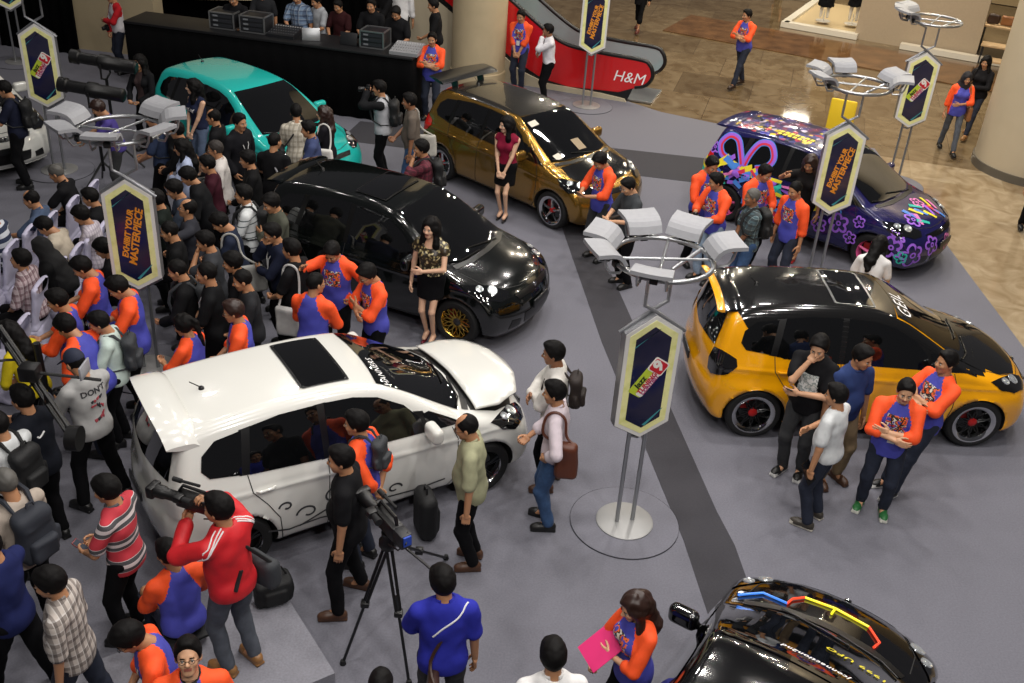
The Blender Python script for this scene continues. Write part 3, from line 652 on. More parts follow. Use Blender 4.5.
def person(label, head, face, h=1.68, legs='stand', arms=('down', 'down'), top=None, bot=None, hair='short', hc='black', skin=1, kind='m', look=(0, 8), lean=3, foot=None, z0=0.0, shoes=('shoe', '#141414', '#1a1a1a'), glasses=None, group=None, hat=None, sides=0, belt=False, twist=0, seat=.47, roll=0):
    """head, foot: where the photograph shows the middle of the head / the ground under the body. face: degrees, 0 = +x, 90 = away from the camera"""
    s = h/1.70; fem = kind == 'w'; rnd = random.Random(label); sd = rnd.random()*6
    # --- skeleton, unscaled (1.70 m), facing +x
    sit = legs == 'sit'; cr = legs == 'crouch'
    pz = (seat/s+.10) if sit else (.42 if cr else .92); P = V3(0, 0, pz); T = rotm(lean, roll, twist)
    tor = lambda v: P+T@(V3(*v)-V3(0, 0, .92))
    hw = .088; sw = .172 if fem else .188; j = lambda a: rnd.uniform(-a, a)
    feet = []
    for q in (1, -1):
        hip = P+V3(0, q*hw, -.01)
        if sit: an = V3(.42+j(.06), q*(.11+j(.03)), .075); kn_p = V3(.6, q*.1, 1)
        elif cr: an = V3(-.02 if q > 0 else -.22, q*.12, .075); kn_p = V3(1, q*.3, .5)
        elif legs == 'walk': an = V3(.27*q, q*.075, .075); kn_p = V3(1, 0, .1)
        elif legs == 'wide': an = V3(.05*q+j(.03), q*.20, .075); kn_p = V3(1, q*.1, 0)
        elif legs == 'lean': an = V3(.22+.05*q, q*.10, .075); kn_p = V3(1, 0, 0)
        elif legs == 'heels': an = V3(.03*q, q*.055, .10); kn_p = V3(1, 0, 0)
        else: an = V3(j(.06), q*(.105+j(.03)), .075); kn_p = V3(1, q*.15, 0)
        an[2] += 0
        kn, an = ik(hip, an, .435, .425, kn_p); feet.append((hip, kn, an, q))
    armj = []
    for q, nm in zip((1, -1), arms):
        tgt, pole, hk, pn = ARMS[nm] if isinstance(nm, str) else nm
        S = tor((-.01, q*sw, 1.358)); Tg = tor((tgt[0], q*tgt[1], tgt[2])); el, wr = ik(S, Tg, .285, .255, T@V3(pole[0], q*pole[1], pole[2])); armj.append((S, el, wr, q, hk, T@V3(pn[0], q*pn[1], pn[2])))
    nb = tor((-.01, 0, 1.44)); yaw, pit = look; HR = T@rotm(pit-lean*.4, 0, yaw); hc0 = nb+T@V3(.0, 0, .030)+HR@V3(.035, 0, .112)
    # --- body volume
    def torso(f, inf, waist=True):
        R = T
        f.ell(tor((.0, 0, 1.245)), V3(.108, .150 if fem else .165, .20)+inf, R); f.ell(tor((.005, 0, 1.06)), V3(.100 if not fem else .090, .128 if fem else .145, .17)+inf, R, k=.06)
        f.ell(P+V3(-.005, 0, .0), V3(.115, .165, .135)+inf, None, k=.05); f.cap(tor((-.012, sw-.045, 1.355)), tor((-.012, -sw+.045, 1.355)), .052+inf, .052+inf, .04)
        f.cap(tor((-.012, .05, 1.395)), tor((-.012, -.05, 1.395)), .056+inf, .056+inf, .05)
        if kind == 'f': f.ell(tor((.045, 0, 1.06)), V3(.115, .145, .14)+inf, R, k=.05)
        if fem:
            for q in (1, -1): f.ell(tor((.085, q*.065, 1.25)), V3(.055, .06, .06)+inf, R, k=.03)
    def legsf(f, inf, upto=2.0, flare=0.0):
        for hip, kn, an, q in feet:
            m = .82 if fem else 1.0
            f.cap(hip, kn, .086*m+inf, .056*m+inf, .03)
            if upto > 1: f.cap(kn, kn+(an-kn)*(upto-1), .056*m+inf, (.056+(.037-.056)*(upto-1))*m+inf+flare, .02)
    def armsf(f, inf, L, flare=0.0, k=.03):
        m = .84 if fem else 1.0
        for S, el, wr, q, hk, pn in armj:
            a = min(L, 1.0); f.cap(S, S+(el-S)*a, .050*m+inf, (.050-.012*a)*m+inf+flare, k)
            if L > 1: b = L-1; f.cap(el, el+(wr-el)*b, .039*m+inf, (.039-.012*b)*m+inf+flare, .015)
    def bounds(extra=.09):
        A = [nb, P]+[p for ft in feet for p in ft[:3]]+[p for a in armj for p in a[:3]]; A = np.array(A); return A.min(0)-extra-V3(.08, .08, .0), A.max(0)+extra+V3(.08, .08, .02)
    gd = G(*(foot or head), z0)
    lo, hi = bounds(); c = .0125 if gd.y < 8.6 else (.0155 if gd.y < 12 else .0185)
    f = Field(lo, hi, c); torso(f, -.012); legsf(f, -.006); armsf(f, 0, 2.0); f.cap(nb-V3(0, 0, .02), nb+(hc0-nb)*.55, .055 if not fem else .048, .05 if not fem else .045, .03)
    for hip, kn, an, q in feet: f.cap(an, an+V3(.10, 0, -.03), .036, .03, .02)
    V, F = f.net(); mi = np.zeros(len(F), int); F = [list(q) for q in F]
    hv, hf, hm, bv = head_data('w' if fem else kind); n = len(V)
    Hs = (hv if not len(bv) else np.concatenate([hv, bv]))@HR.T*.98+hc0
    V = np.concatenate([V, Hs]); F += [[i+n for i in q] for q in hf]; mi = np.concatenate([mi, hm])
    hands = []
    for S, el, wr, q, hk, pn in armj:
        x = unit(wr-el); z = -unit(pn-x*(pn@x)); y = np.cross(z, x); R = np.stack([x, y, z], 1)
        kv, kf = hand_data(hk); kv = kv.copy()*(.92 if fem else 1.0)
        # thumb side: forward/inward. flip for the mirrored hand
        if q < 0: kv[:, 1] *= -1; kf = kf[:, ::-1]
        if (R@V3(0, q, 0))@(T@V3(.7, -q*.5, .5)) < 0: kv[:, 1] *= -1; kf = kf[:, ::-1]
        n = len(V); V = np.concatenate([V, kv@R.T+wr]); F += [[i+n for i in p] for p in kf]; mi = np.concatenate([mi, np.zeros(len(kf), int)]); hands.append((wr+x*.075-z*.03, R))
    hm_ = HAIRC.get(hc) or hc
    # --- place
    fa = math.radians(face)
    if foot is not None: g = G(foot[0], foot[1], z0); rx, ry = g.x, g.y
    else:
        w = G(head[0], head[1], z0+(hc0[2]+.01)*s); rx = w.x-s*(hc0[0]*math.cos(fa)-hc0[1]*math.sin(fa)); ry = w.y-s*(hc0[0]*math.sin(fa)+hc0[1]*math.cos(fa))
    V = V*s
    o = obj('person', me_from('person', V, F, [SKIN[skin], LIP, EYEW, EYEB, hm_ if hair != 'bald' else HAIRC['buzz']], mi), None, (rx, ry, z0)); o.rotation_euler = (0, 0, fa); tag(o, label, 'person', group)
    HM = Matrix.Translation(hc0*s) @ Matrix([list(HR[i])+[0] for i in range(3)]+[[0, 0, 0, 1]]) @ Matrix.Scale(s*.98, 4)
    if hair and hair != 'bald': obj('hair' if hair != 'hijab' else 'headscarf', hair_mesh(hair, hm_), o, M=HM)
    if hat is not None: obj('cap', hair_mesh('cap', hat), o, M=HM)
    if glasses:
        b = MB(); gm = mat('spectacle frame', '#15120f', .3)
        for q in (1, -1):
            b.tube([(.101, q*(.031+.019*math.cos(a)), .001+.014*math.sin(a)) for a in np.arange(0, 2*PI, PI/6)], .0022, gm, 5, True); b.tube([(.101, q*.05, .005), (.06, q*.078, .006), (-.005, q*.084, .004)], .0022, gm, 5)
            if glasses == 'sun': b.lathe([(0, .002), (.017, 0), (0, -.002)], gm, 14, Matrix.Translation((.101, q*.031, .001)) @ Matrix.Rotation(PI/2, 4, 'Y'))
        b.tube([(.101, .012, .003), (.104, 0, .006), (.101, -.012, .003)], .002, gm, 5); b.build('glasses', o, M=HM)
    # --- clothes
    def put(name, f, mats, fn=None, off=None):
        v, q = f.net()
        if not len(v): return None
        m = None if fn is None else fn(v[q].mean(1))
        return obj(name, me_from(name, v*s, q, mats, m), o)
    b = bot or dict(m=JEANS)
    if b.get('len', 2) > 0 and not b.get('skirt'):
        f = Field(lo-.02, hi+.02, c); f.ell(P+V3(-.005, 0, 0), V3(.122, .170, .140), None); legsf(f, .014 if not b.get('loose') else .028, b.get('len', 1.93), .006 if b.get('len', 2) > 1.5 else .02); f.noise(.0035, 30, sd)
        f.half(tor((0, 0, 1.01)), T@V3(0, 0, 1), .006)
        if b.get('len', 2) > 1.5: f.half((0, 0, .035), (0, 0, -1), .004)
        put('trousers' if b.get('len', 2) > 1.5 else 'shorts', f, b['m'])
    if b.get('skirt'):
        f = Field(lo-.05, hi+.05, c); f.ell(P+V3(-.005, 0, 0), V3(.115, .168, .14)); 
        for yy in (.055, 0, -.055): f.cap(P+V3(.0, yy, 0), P+V3(.045, yy, -b['skirt']-.14), .112, .116, .06)
        f.half(P+V3(0, 0, -b['skirt']), (0, 0, -1), .006); f.half(tor((0, 0, 1.04)), T@V3(0, 0, 1), .006); f.noise(.002, 30, sd); put('skirt', f, b['m'])
    t = top or TEE_BLACK; L = t.get('L', .72); hem = t.get('hem', .84); inf = t.get('inf', .016)+.001
    f = Field(lo-.02, hi+.03, c); torso(f, inf); armsf(f, inf*.6+.002, L if L else .06, t.get('flare', .014), .022)
    if L == 0: 
        for S, el, wr, q, hk, pn in armj: f.cap(S+T@V3(0, q*.02, -.02), S+(el-S)*1.0, .062, .055, .012, cut=True)
    f.noise(.0045 if not fem else .003, 26, sd)
    if hem < .9: f.cap(P+V3(0, .05, -.02), P+V3(0, .05, -(.92-hem)-.1), .108+inf*.3, .106+inf*.8, .06); f.cap(P+V3(0, -.05, -.02), P+V3(0, -.05, -(.92-hem)-.1), .108+inf*.3, .106+inf*.8, .06)
    zc = min(hem, .92)-.92; f.half(P+V3(0, 0, zc) if not sit else P+V3(0, 0, -.05), (T@V3(0, 0, -1)), .006)
    f.cap(nb+T@V3(.012, 0, -.005), nb+T@V3(.03, 0, .2), t.get('neck', .062), .09, .01, cut=True)
    if t.get('scoop'): f.cap(nb+T@V3(.05, 0, -.03), nb+T@V3(.06, 0, .1), .085, .11, .01, cut=True)
    mats = [t['m'], t.get('m2', t['m']), t.get('m3', t['m'])]
    def region(C):
        Cl = (C-P)@T+V3(0, 0, .92); m = np.zeros(len(C), int); ay = np.abs(Cl[:, 1])
        dd = np.full(len(C), 9.); 
        for S, el, wr, q, hk, pn in armj:
            for A, B in ((S, el), (el, wr)):
                e = B-A; tt = np.clip(((C-A)@e)/(e@e), 0, 1); dd = np.minimum(dd, np.linalg.norm(C-A-tt[:, None]*e, axis=1)-.052)
        arm = (dd < .022) & ((ay > .155) | (Cl[:, 0] > .14) | (Cl[:, 0] < -.15))
        if t.get('raglan'): m[arm | ((Cl[:, 2] > 1.19) & (ay > .062+(1.45-Cl[:, 2])*.42) & (Cl[:, 2] > 1.10)) | ((dd < .03) & (ay > .14))] = 1
        elif t.get('sleeves'): m[arm] = 1
        elif t.get('yoke'): m[(Cl[:, 2] > 1.28)] = 1
        if t.get('print'):
            w, z0_, z1 = t['print']; sgn = t.get('pside', 1); m[(sgn*Cl[:, 0] > .03) & (ay < w) & (Cl[:, 2] > z0_) & (Cl[:, 2] < z1) & (m == 0) & ~arm] = 2
        if t.get('stripes'): m[arm & (np.abs((C-C.mean(0))[:, 2]*0+np.sin(60*Cl[:, 1])) > .97)] = 1
        if t.get('open'): m[(Cl[:, 0] > .02) & (ay < .055+(.0 if t['open'] is True else t['open']))] = 2
        return m
    put(t.get('name', 'shirt'), f, mats, region)
    if t.get('collar'):
        b_ = MB(); cm = t['collar'] if not isinstance(t['collar'], bool) else t['m']; pts = [nb+T@V3(.012+.066*math.cos(a), .064*math.sin(a), .012-.022*math.cos(a)) for a in np.linspace(-2.7, 2.7, 16)]
        b_.tube([p*s for p in pts], .014*s, cm, 6); b_.build('collar', o)
    if t.get('lanyard'):
        b_ = MB(); lm = t['lanyard']; pts = [tor(p) for p in ((-.05, .07, 1.45), (.06, .085, 1.40), (.135, .05, 1.27), (.15, 0, 1.10), (.135, -.05, 1.27), (.06, -.085, 1.40), (-.05, -.07, 1.45))]; b_.tube([p*s for p in pts], .006*s, lm, 5)
        ct = tor((.152, 0, 1.06))*s; b_.box((0, 0, 0), (.006, .07, .10), mat('badge card', '#d8d8d4', .4), M=Matrix.Translation(ct) @ Matrix([list(T[i])+[0] for i in range(3)]+[[0, 0, 0, 1]])); b_.build('lanyard', o)
    if belt:
        pass
    sk, sc, so = shoes
    for hip, kn, an, q in feet:
        d = V3(1, q*.18, 0) if legs not in ('walk', 'heels') else V3(1, q*.05, 0); d = unit(d); z = V3(0, 0, 1); R = np.stack([d, np.cross(z, d), z], 1); A = an.copy(); A[2] = an[2]-.075 if legs != 'heels' else 0
        if cr and q < 0: A[2] = 0
        obj('shoe', shoe_mesh(sk, sc, so), o, M=Matrix.Translation(A*s) @ Matrix([list(R[i])+[0] for i in range(3)]+[[0, 0, 0, 1]]) @ Matrix.Scale(s*.93, 4))
    W_ = Matrix.Translation((rx, ry, z0)) @ Matrix.Rotation(fa, 4, 'Z')
    rec = dict(o=o, W=W_, s=s, tor=lambda *v: W_ @ Vector(tor(v)*s), T=W_.to_3x3() @ Matrix([list(r) for r in T]), hands=[W_ @ Vector(hd[0]*s) for hd in hands], head=W_ @ Vector(hc0*s), HR=W_.to_3x3() @ Matrix([list(r) for r in HR]), face=fa, label=label, pel=W_ @ Vector(P*s))
    PEOPLE.append(rec); return rec
# ------------------------------------------------------------------ wardrobe
ORANGE = mat('orange jersey', '#f2521b', .75, noise=.06); BLUE = mat('royal blue jersey', '#4346a8', .75, noise=.06)
PRINT = mat_ramp('chest print', [(0, '#4346a8'), (.38, '#e86a2a'), (.46, '#2a2a30'), (.54, '#dcd4c0'), (.62, '#4346a8'), (.72, '#c9401f')], 16, 'noise', .7)
JEANS = mat('navy denim', '#1b2233', .85, noise=.15, nscale=30); JB = dict(m=JEANS)
LJ = dict(m=mat('light blue denim', '#8fa3b8', .85, noise=.12, nscale=30)); MJ = dict(m=mat('blue denim', '#2e4a70', .85, noise=.15, nscale=30)); GJ = dict(m=mat('grey denim', '#4a4f58', .85, noise=.15))
BK = dict(m=mat('black cloth', '#0b0b0e', .9, spec=.15)); KH = dict(m=mat('khaki cloth', '#7d6a4f', .85, noise=.08)); CH = dict(m=mat('charcoal cloth', '#2b2c2e', .85, noise=.1))
def T_(m, **k): d = dict(m=m); d.update(k); return d
def cl(name, c, **k): return mat(name, c, .85, noise=k.pop('noise', .07), spec=.2, **k)
STAFF = T_(BLUE, m2=ORANGE, m3=PRINT, L=1.25, raglan=True, print=(.10, 1.13, 1.33), hem=.80, inf=.02)
STAFFB = T_(BLUE, m2=ORANGE, L=1.25, raglan=True, hem=.80, inf=.02)
TEE_BLACK = T_(cl('black tee', '#0f0f12'), L=.7)
NAVYP = T_(cl('navy polo', '#2a3a66'), L=.75, collar=True); WHITE_S = T_(cl('white shirt', '#d8d7d6'), L=1.9, collar=True, hem=.94)
BAGB = mat('black nylon', '#0e0f11', .7, bump=.2, bscale=80); BAGG = mat('grey nylon', '#2f3236', .75, bump=.2, bscale=80)
LENSM = mat('lens glass', '#0a0a18', .05, coat=1.0); CAMB = mat('camera black', '#0c0c0d', .4); STEEL = mat('brushed steel', '#a9abad', .3, .85)
def M3(R, loc, s=1.0): return Matrix.Translation(loc) @ R.to_4x4() @ Matrix.Scale(s, 4)
def sdf_mesh(name, lo, hi, cell, fn, m):
    f = Field(lo, hi, cell); fn(f); v, q = f.net(); return me_from(name, v, q, m)
_pk = {}
def backpack(p, label, m=None, off=(0, 0, 0), size=1.0, straps=True, trim=None, group=None):
    m = m or BAGB; k = ('pack', m.name)
    if k not in _pk:
        _pk[k] = (sdf_mesh('bag', (-.2, -.24, -.32), (.2, .24, .32), .017, lambda f: (f.rbox((0, 0, -.01), (.068, .135, .20), .05), f.ell((0, 0, .13), (.070, .12, .085), k=.05), f.cap((-.01, .15, -.12), (-.01, .15, -.04), .03, .025, .02), f.cap((-.01, -.15, -.12), (-.01, -.15, -.04), .03, .025, .02), f.rbox((-.068, 0, .09), (.012, .10, .012), .01, k=.01), f.noise(.006, 24, 1)), m),
                  sdf_mesh('pocket', (-.25, -.2, -.26), (.0, .2, .1), .015, lambda f: (f.rbox((-.072, 0, -.09), (.042, .10, .085), .03), f.rbox((-.112, 0, -.03), (.008, .085, .008), .007, k=.01), f.noise(.005, 25, 2)), m))
    e = empty('backpack', (0, 0, 0), 0, label, 'backpack', group); e.matrix_world = M3(p['T'], p['tor'](-.20+off[0], off[1], 1.19+off[2]), size*p['s'])
    obj('bag', _pk[k][0], e); obj('pocket', _pk[k][1], e)
    if straps:
        for q in (1, -1):
            b = MB(); b.tube([(.06, q*.07, .17), (.13, q*.085, .258), (.22, q*.092, .262), (.345, q*.10, .17), (.375, q*.11, .05), (.34, q*.15, -.08), (.20, q*.185, -.15), (.05, q*.10, -.17)], [.012, .02, .02, .021, .02, .014, .01, .01], trim or m, 6); b.build('strap', e)
    b = MB(); b.tube([(-.02, -.03, .235), (-.02, -.02, .265), (-.02, .02, .265), (-.02, .03, .235)], .008, m, 6); b.build('handle', e)
    return e
def camera_obj(p, label, big=False, at=None, group=None, zoom=1.0):
    loc = at or (p['hands'][0]+p['hands'][1])/2; e = empty('camera', (0, 0, 0), 0, label, 'camera', group); R = p['HR'] if big or at is not None else p['T']; e.matrix_world = M3(R, loc)
    b = MB(); b.box((0, 0, 0), (.065, .135, .095), CAMB, bev=.012); b.box((0, 0, .055), (.06, .055, .03), CAMB, bev=.01); b.box((.01, -.055, -.005), (.075, .03, .09), CAMB, bev=.012); b.build('camera_body', e)
    b = MB(); L = .11*zoom; b.lathe([(.034, .03), (.036, .06), (.036, .03+L*.6), (.041, .03+L*.65), (.041, .03+L), (.033, .03+L)], CAMB, 20, Matrix.Rotation(PI/2, 4, 'Y'), cap=False); b.lathe([(.034, .02+L), (0, .027+L)], LENSM, 20, Matrix.Rotation(PI/2, 4, 'Y')); b.build('lens', e)
    return e
def phone(p, label, hand=0, m=None, group=None):
    b = MB(); b.box((0, 0, 0), (.010, .070, .135), m or CAMB, bev=.004); b.box((-.0056, 0, .0), (.001, .060, .115), mat('phone screen', '#39404a', .1, coat=1.0))
    h = p['hands'][hand]; o = b.build('phone'); o.matrix_world = M3(p['T'] @ Matrix.Rotation(.9, 3, 'Y'), h+p['T'] @ Vector((.03, 0, .02))); return tag(o, label, 'phone', group)
def sheet(p, label, hand=0, m=None, d=(.21, .30), name='paper', cat='paper', tilt=.5):
    b = MB(); b.box((0, 0, 0), (.004, d[0], d[1]), m or mat('white paper', '#dcdcd8', .7)); o = b.build(name); o.matrix_world = M3(p['T'] @ Matrix.Rotation(tilt, 3, 'Y'), p['hands'][hand]+p['T'] @ Vector((.02, 0, .03))); return tag(o, label, cat)
def shoulder_bag(p, label, m, side=-1, name='shoulder_bag', size=(.10, .34, .30), drop=.88, back=-.02, cross=False, strap=None, out=.25):
    e = empty(name, (0, 0, 0), 0, label, 'bag'); e.matrix_world = M3(p['T'], p['tor'](back, side*out, drop), p['s'])
    a, b_, c_ = size; k = (name, m.name, size)
    if k not in _pk: _pk[k] = sdf_mesh('bag', (-b_, -.2, -c_), (b_, .2, c_), .015, lambda f: (f.rbox((0, 0, -.02), (b_/2, a/2, c_/2), a*.42), f.noise(.005, 20, 1)), m)
    obj('bag', _pk[k], e); b = MB(); z = 1.44-drop; y = -side*(out-.13)
    if cross: y2 = -side*(out+.10); pts = [(b_*.35, 0, c_*.35), (.13-back, y*.3, z*.35), (.14-back, y2*.62, z*.7), (.03-back, y2*.9, z+.015), (-.10-back, y2*.62, z*.75), (-.135-back, y*.4, z*.3), (-b_*.35, 0, c_*.35)]
    else: pts = [(b_*.35, 0, c_*.4), (.10-back, y*.6, z*.5), (.08-back, y, z-.05), (-.01-back, y*1.05, z+.01), (-.10-back, y, z-.06), (-.12-back, y*.6, z*.5), (-b_*.35, 0, c_*.4)]
    b.tube([Vector(p_) for p_ in crom(pts, 4)], .014, strap or m, 6); b.build('strap', e); return e
def tote(p, label, m, side=-1, drop=.80, out=.27, back=0.0):
    return shoulder_bag(p, label, m, side, 'tote_bag', (.09, .32, .36), drop, back, False, None, out)
# ------------------------------------------------------------------ the place
def floor_mat(c1='#85745a', c2='#6d5d46', cm='#5a4c3a', name='polished brown marble', bw=.9, rough=.07):
    m = bpy.data.materials.new(name); m.use_nodes = True; nt = m.node_tree; b = nt.nodes['Principled BSDF']
    tc = nt.nodes.new('ShaderNodeTexCoord'); mp = nt.nodes.new('ShaderNodeMapping'); mp.inputs['Rotation'].default_value = (0, 0, math.radians(14)); nt.links.new(tc.outputs['Object'], mp.inputs[0])
    br = nt.nodes.new('ShaderNodeTexBrick'); br.offset = .5; br.inputs['Scale'].default_value = .55; br.inputs['Brick Width'].default_value = bw; br.inputs['Row Height'].default_value = .9; br.inputs['Mortar Size'].default_value = .004
    br.inputs['Color1'].default_value = srgb(c1); br.inputs['Color2'].default_value = srgb(c2); br.inputs['Mortar'].default_value = srgb(cm); nt.links.new(mp.outputs[0], br.inputs['Vector'])
    n = nt.nodes.new('ShaderNodeTexNoise'); n.inputs['Scale'].default_value = 2.2; n.inputs['Detail'].default_value = 8; n.inputs['Distortion'].default_value = 1.2; nt.links.new(tc.outputs['Object'], n.inputs['Vector'])
    r = nt.nodes.new('ShaderNodeValToRGB'); r.color_ramp.elements[0].position = .3; r.color_ramp.elements[0].color = srgb('#b4a48c'); r.color_ramp.elements[1].position = .7; r.color_ramp.elements[1].color = srgb('#ffffff'); nt.links.new(n.outputs['Fac'], r.inputs[0])
    x = nt.nodes.new('ShaderNodeMix'); x.data_type = 'RGBA'; x.blend_type = 'MULTIPLY'; x.inputs[0].default_value = .8; nt.links.new(br.outputs['Color'], x.inputs[6]); nt.links.new(r.outputs[0], x.inputs[7]); nt.links.new(x.outputs[2], b.inputs['Base Color'])
    b.inputs['Roughness'].default_value = rough; b.inputs['Specular IOR Level'].default_value = .6; return m
def struct(mb, name): return tag(mb.build(name), kind='structure')
b = MB(); b.box((2, 22, -.07), (44, 54, .1), floor_mat()); struct(b, 'floor')
b = MB(); b.prism([(6.5, -3), (18, -3), (18, 16.6), (6.5, 19.6)], -.021, -.012, floor_mat('#b5a68c', '#99866a', '#a39478', 'polished cream marble', .9, .12)); struct(b, 'floor_2')
CARP = mat('grey carpet', '#6a6a73', .95, noise=.12, nscale=55, bump=.25, bscale=400); CARPD = mat('charcoal carpet', '#37363b', .95, noise=.10, nscale=55, bump=.25, bscale=400)
b = MB(); b.prism([(-16, -3), (6.83, -3), (6.83, 19.9), (4.0, 20.68), (2.75, 21.25), (2.05, 21.85), (.3, 22.4), (-1, 23.6), (-16, 23.6)], -.02, 0, CARP); struct(b, 'carpet')
b = MB(); b.prism([(.62, 15.4), (1.15, 11.65), (1.56, 9.34), (1.81, 7.92), (2.05, 5.9), (2.5, 5.9), (2.31, 7.9), (2.2, 8.4), (1.89, 10.32), (1.55, 12.48), (1.12, 15.1)], 0, .004, CARPD); struct(b, 'carpet_stripe')
b = MB(); b.prism([(-3.4, 18.3), (6.82, 16.9), (6.82, 18.05), (3.3, 18.68), (1.9, 18.85), (-3.2, 19.4)], 0, .004, CARPD); struct(b, 'carpet_stripe')
# camera riser in the near corner
PH = .22; pc = G(335, 673, PH); pd = Vector((-.575, .818, 0)); pn = Vector((-.818, -.575, 0)); PLAT = [pc, pc+pd*1.05, pc+pd*1.05+pn*4.4, pc+pn*4.4]
b = MB(); b.prism([(p.x, p.y) for p in PLAT], .0, PH, mat('pale grey carpet', '#7e7e86', .95, noise=.12, nscale=55)); o = b.build('camera_riser'); tag(o, 'low grey carpeted riser under the man in the red track jacket', 'platform')
# columns
b = MB(); b.lathe([(.60, 0), (.60, .25), (.58, .26), (.58, 7)], mat('beige plaster', '#b9a988', .7, noise=.05, nscale=3), 48, Matrix.Translation((-1.15, 22.6, 0))); struct(b, 'column_1')
b = MB(); b.lathe([(1.12, 0), (1.12, .16)], mat('dark grey skirting', '#5b564d', .3), 64, Matrix.Translation((9.72, 19.35, -.02))); b.lathe([(1.09, .14), (1.09, 7)], mat('cream column panel', '#b5a88f', .6, noise=.03, nscale=2), 64, Matrix.Translation((9.72, 19.35, 0))); struct(b, 'column_2')
# walls at the back of the hall
BEI = mat('beige wall', '#a99a7c', .75, noise=.05, nscale=2); DRAPE = mat('black drape', '#050506', .95, bump=.3, bscale=8, spec=.1)
def wallbox(a, b_, z0, z1, th, m, name):
    a, b_ = Vector(a), Vector(b_); d = (b_-a); n = Vector((-d.y, d.x, 0)).normalized()*th
    q = MB(); q.prism([(a.x, a.y), (b_.x, b_.y), (b_.x+n.x, b_.y+n.y), (a.x+n.x, a.y+n.y)], z0, z1, m); return struct(q, name)
def drape(a, b_, z1, name, m=DRAPE, w=.06):
    a, b_ = Vector(a), Vector(b_); d = b_-a; L = d.length; d.normalize(); n = Vector((-d.y, d.x, 0)); N = max(8, int(L*14)); V, F = [], []
    for i in range(N+1):
        p = a+d*(L*i/N)+n*(w*.5*math.sin(i*1.9)+.02*math.sin(i*.7))
        for z in (0, z1*.5, z1): V.append((p.x, p.y, z))
    for i in range(N):
        for k in (0, 1): F.append([i*3+k, i*3+3+k, i*3+4+k, i*3+1+k])
    o = obj(name, me_from(name, V, F, m)); sm = o.modifiers.new('thickness', 'SOLIDIFY'); sm.thickness = .02; return tag(o, kind='structure')
wallbox((-10.2, 22.9, 0), (-8.1, 22.55, 0), 0, 5, .4, BEI, 'wall_left')
drape((-11.6, 22.7, 0), (-9.75, 22.4, 0), 5, 'wall_curtain_left')
wallbox((-16, 26.2, 0), (-9.5, 25.4, 0), 0, 5, .3, BEI, 'wall_back_left')
drape((-8.6, 24.0, 0), (-1.2, 23.3, 0), 5, 'wall_curtain_back')
wallbox((-7.9, 22.9, 0), (-6.0, 23.3, 0), 1.2, 5, .2, BEI, 'wall_panel_back')
# control counter
CA, CB = Vector((-2.2, 19.35, 0)), Vector((-8.0, 20.56, 0)); cdv = (CB-CA).normalized(); cnv = Vector((-cdv.y, cdv.x, 0)); cnv = cnv if cnv.y > 0 else -cnv
CTR = empty('control_counter', CA, 0, 'long black draped control counter in front of the back curtain', 'counter'); CL = (CB-CA).length
Mc = Matrix(((cdv.x, cnv.x, 0, 0), (cdv.y, cnv.y, 0, 0), (0, 0, 1, 0), (0, 0, 0, 1)))
b = MB(); b.box((CL/2, .40, 1.28), (CL, .85, .05), mat('black counter top', '#101012', .5), M=Mc, bev=.01); b.build('counter_top', CTR)
V, F = [], []; N = 130
path = [(0, .82), (0, 0), (CL, 0), (CL, .82)]; acc = [0]
for p, q in zip(path[:-1], path[1:]): acc.append(acc[-1]+math.dist(p, q))
for i in range(N+1):
    t = acc[-1]*i/N; k = max(j for j in range(3) if acc[j] <= t+1e-9); u = (t-acc[k])/(acc[k+1]-acc[k]); x = path[k][0]+(path[k+1][0]-path[k][0])*u; y = path[k][1]+(path[k+1][1]-path[k][1])*u
    wv = .012*math.sin(i*1.1)
    for z, a in ((0, 1.4), (.65, .9), (1.26, .1)): V.append((x, y+wv*a, z))
for i in range(N):
    for k in (0, 1): F.append([i*3+k, i*3+3+k, i*3+4+k, i*3+1+k])
o = obj('cloth_skirt', me_from('cloth_skirt', [tuple(Mc @ Vector(v)) for v in V], F, DRAPE), CTR); sm = o.modifiers.new('thickness', 'SOLIDIFY'); sm.thickness = .008
def at_px(px, py): return (G(px, py, 1.32)-CA).dot(cdv)
def on_counter(s, d=.4): p = CA+cdv*s+cnv*d; return Matrix(((cdv.x, -cnv.x, 0, p.x), (cdv.y, -cnv.y, 0, p.y), (0, 0, 1, 1.305), (0, 0, 0, 1)))
ALU = mat('aluminium edging', '#9a9c9e', .35, .8); DGR = mat('dark grey metal', '#1c1d20', .45)
b = MB(); b.prism([(-.9, .95), (CL+.3, .95), (CL+.3, 3.0), (-.9, 3.0)], 0, .30, mat('black riser carpet', '#0c0c0e', .9), Mc); struct(b, 'floor_3')
def rack(s, d, w, label, full=True):
    e = empty('equipment_rack', (0, 0, 0), 0, label, 'equipment', 'flight cases on the counter'); e.matrix_world = on_counter(s, d)
    b = MB(); b.box((0, 0, .17), (w, .4, .30), DGR, bev=.01); b.build('case', e)
    b = MB()
    for z in (.02, .32):
        for y in (.2, -.2): b.box((0, y, z), (w+.02, .025, .025), ALU)
        for x in (w/2, -w/2): b.box((x, 0, z), (.025, .42, .025), ALU)
    for x in (w/2, -w/2):
        for y in (.2, -.2): b.box((x, y, .17), (.025, .025, .30), ALU)
    b.build('edging', e)
    b = MB()
    for i in range(3): b.box((0, .202, .08+i*.09), (w*.86, .012, .06), mat('rack panel', '#2a2c31', .4)); b.box((w*.25, .21, .08+i*.09), (w*.2, .006, .03), mat('grey fascia', '#7c7f84', .4))
    b.build('rack_unit', e); return e
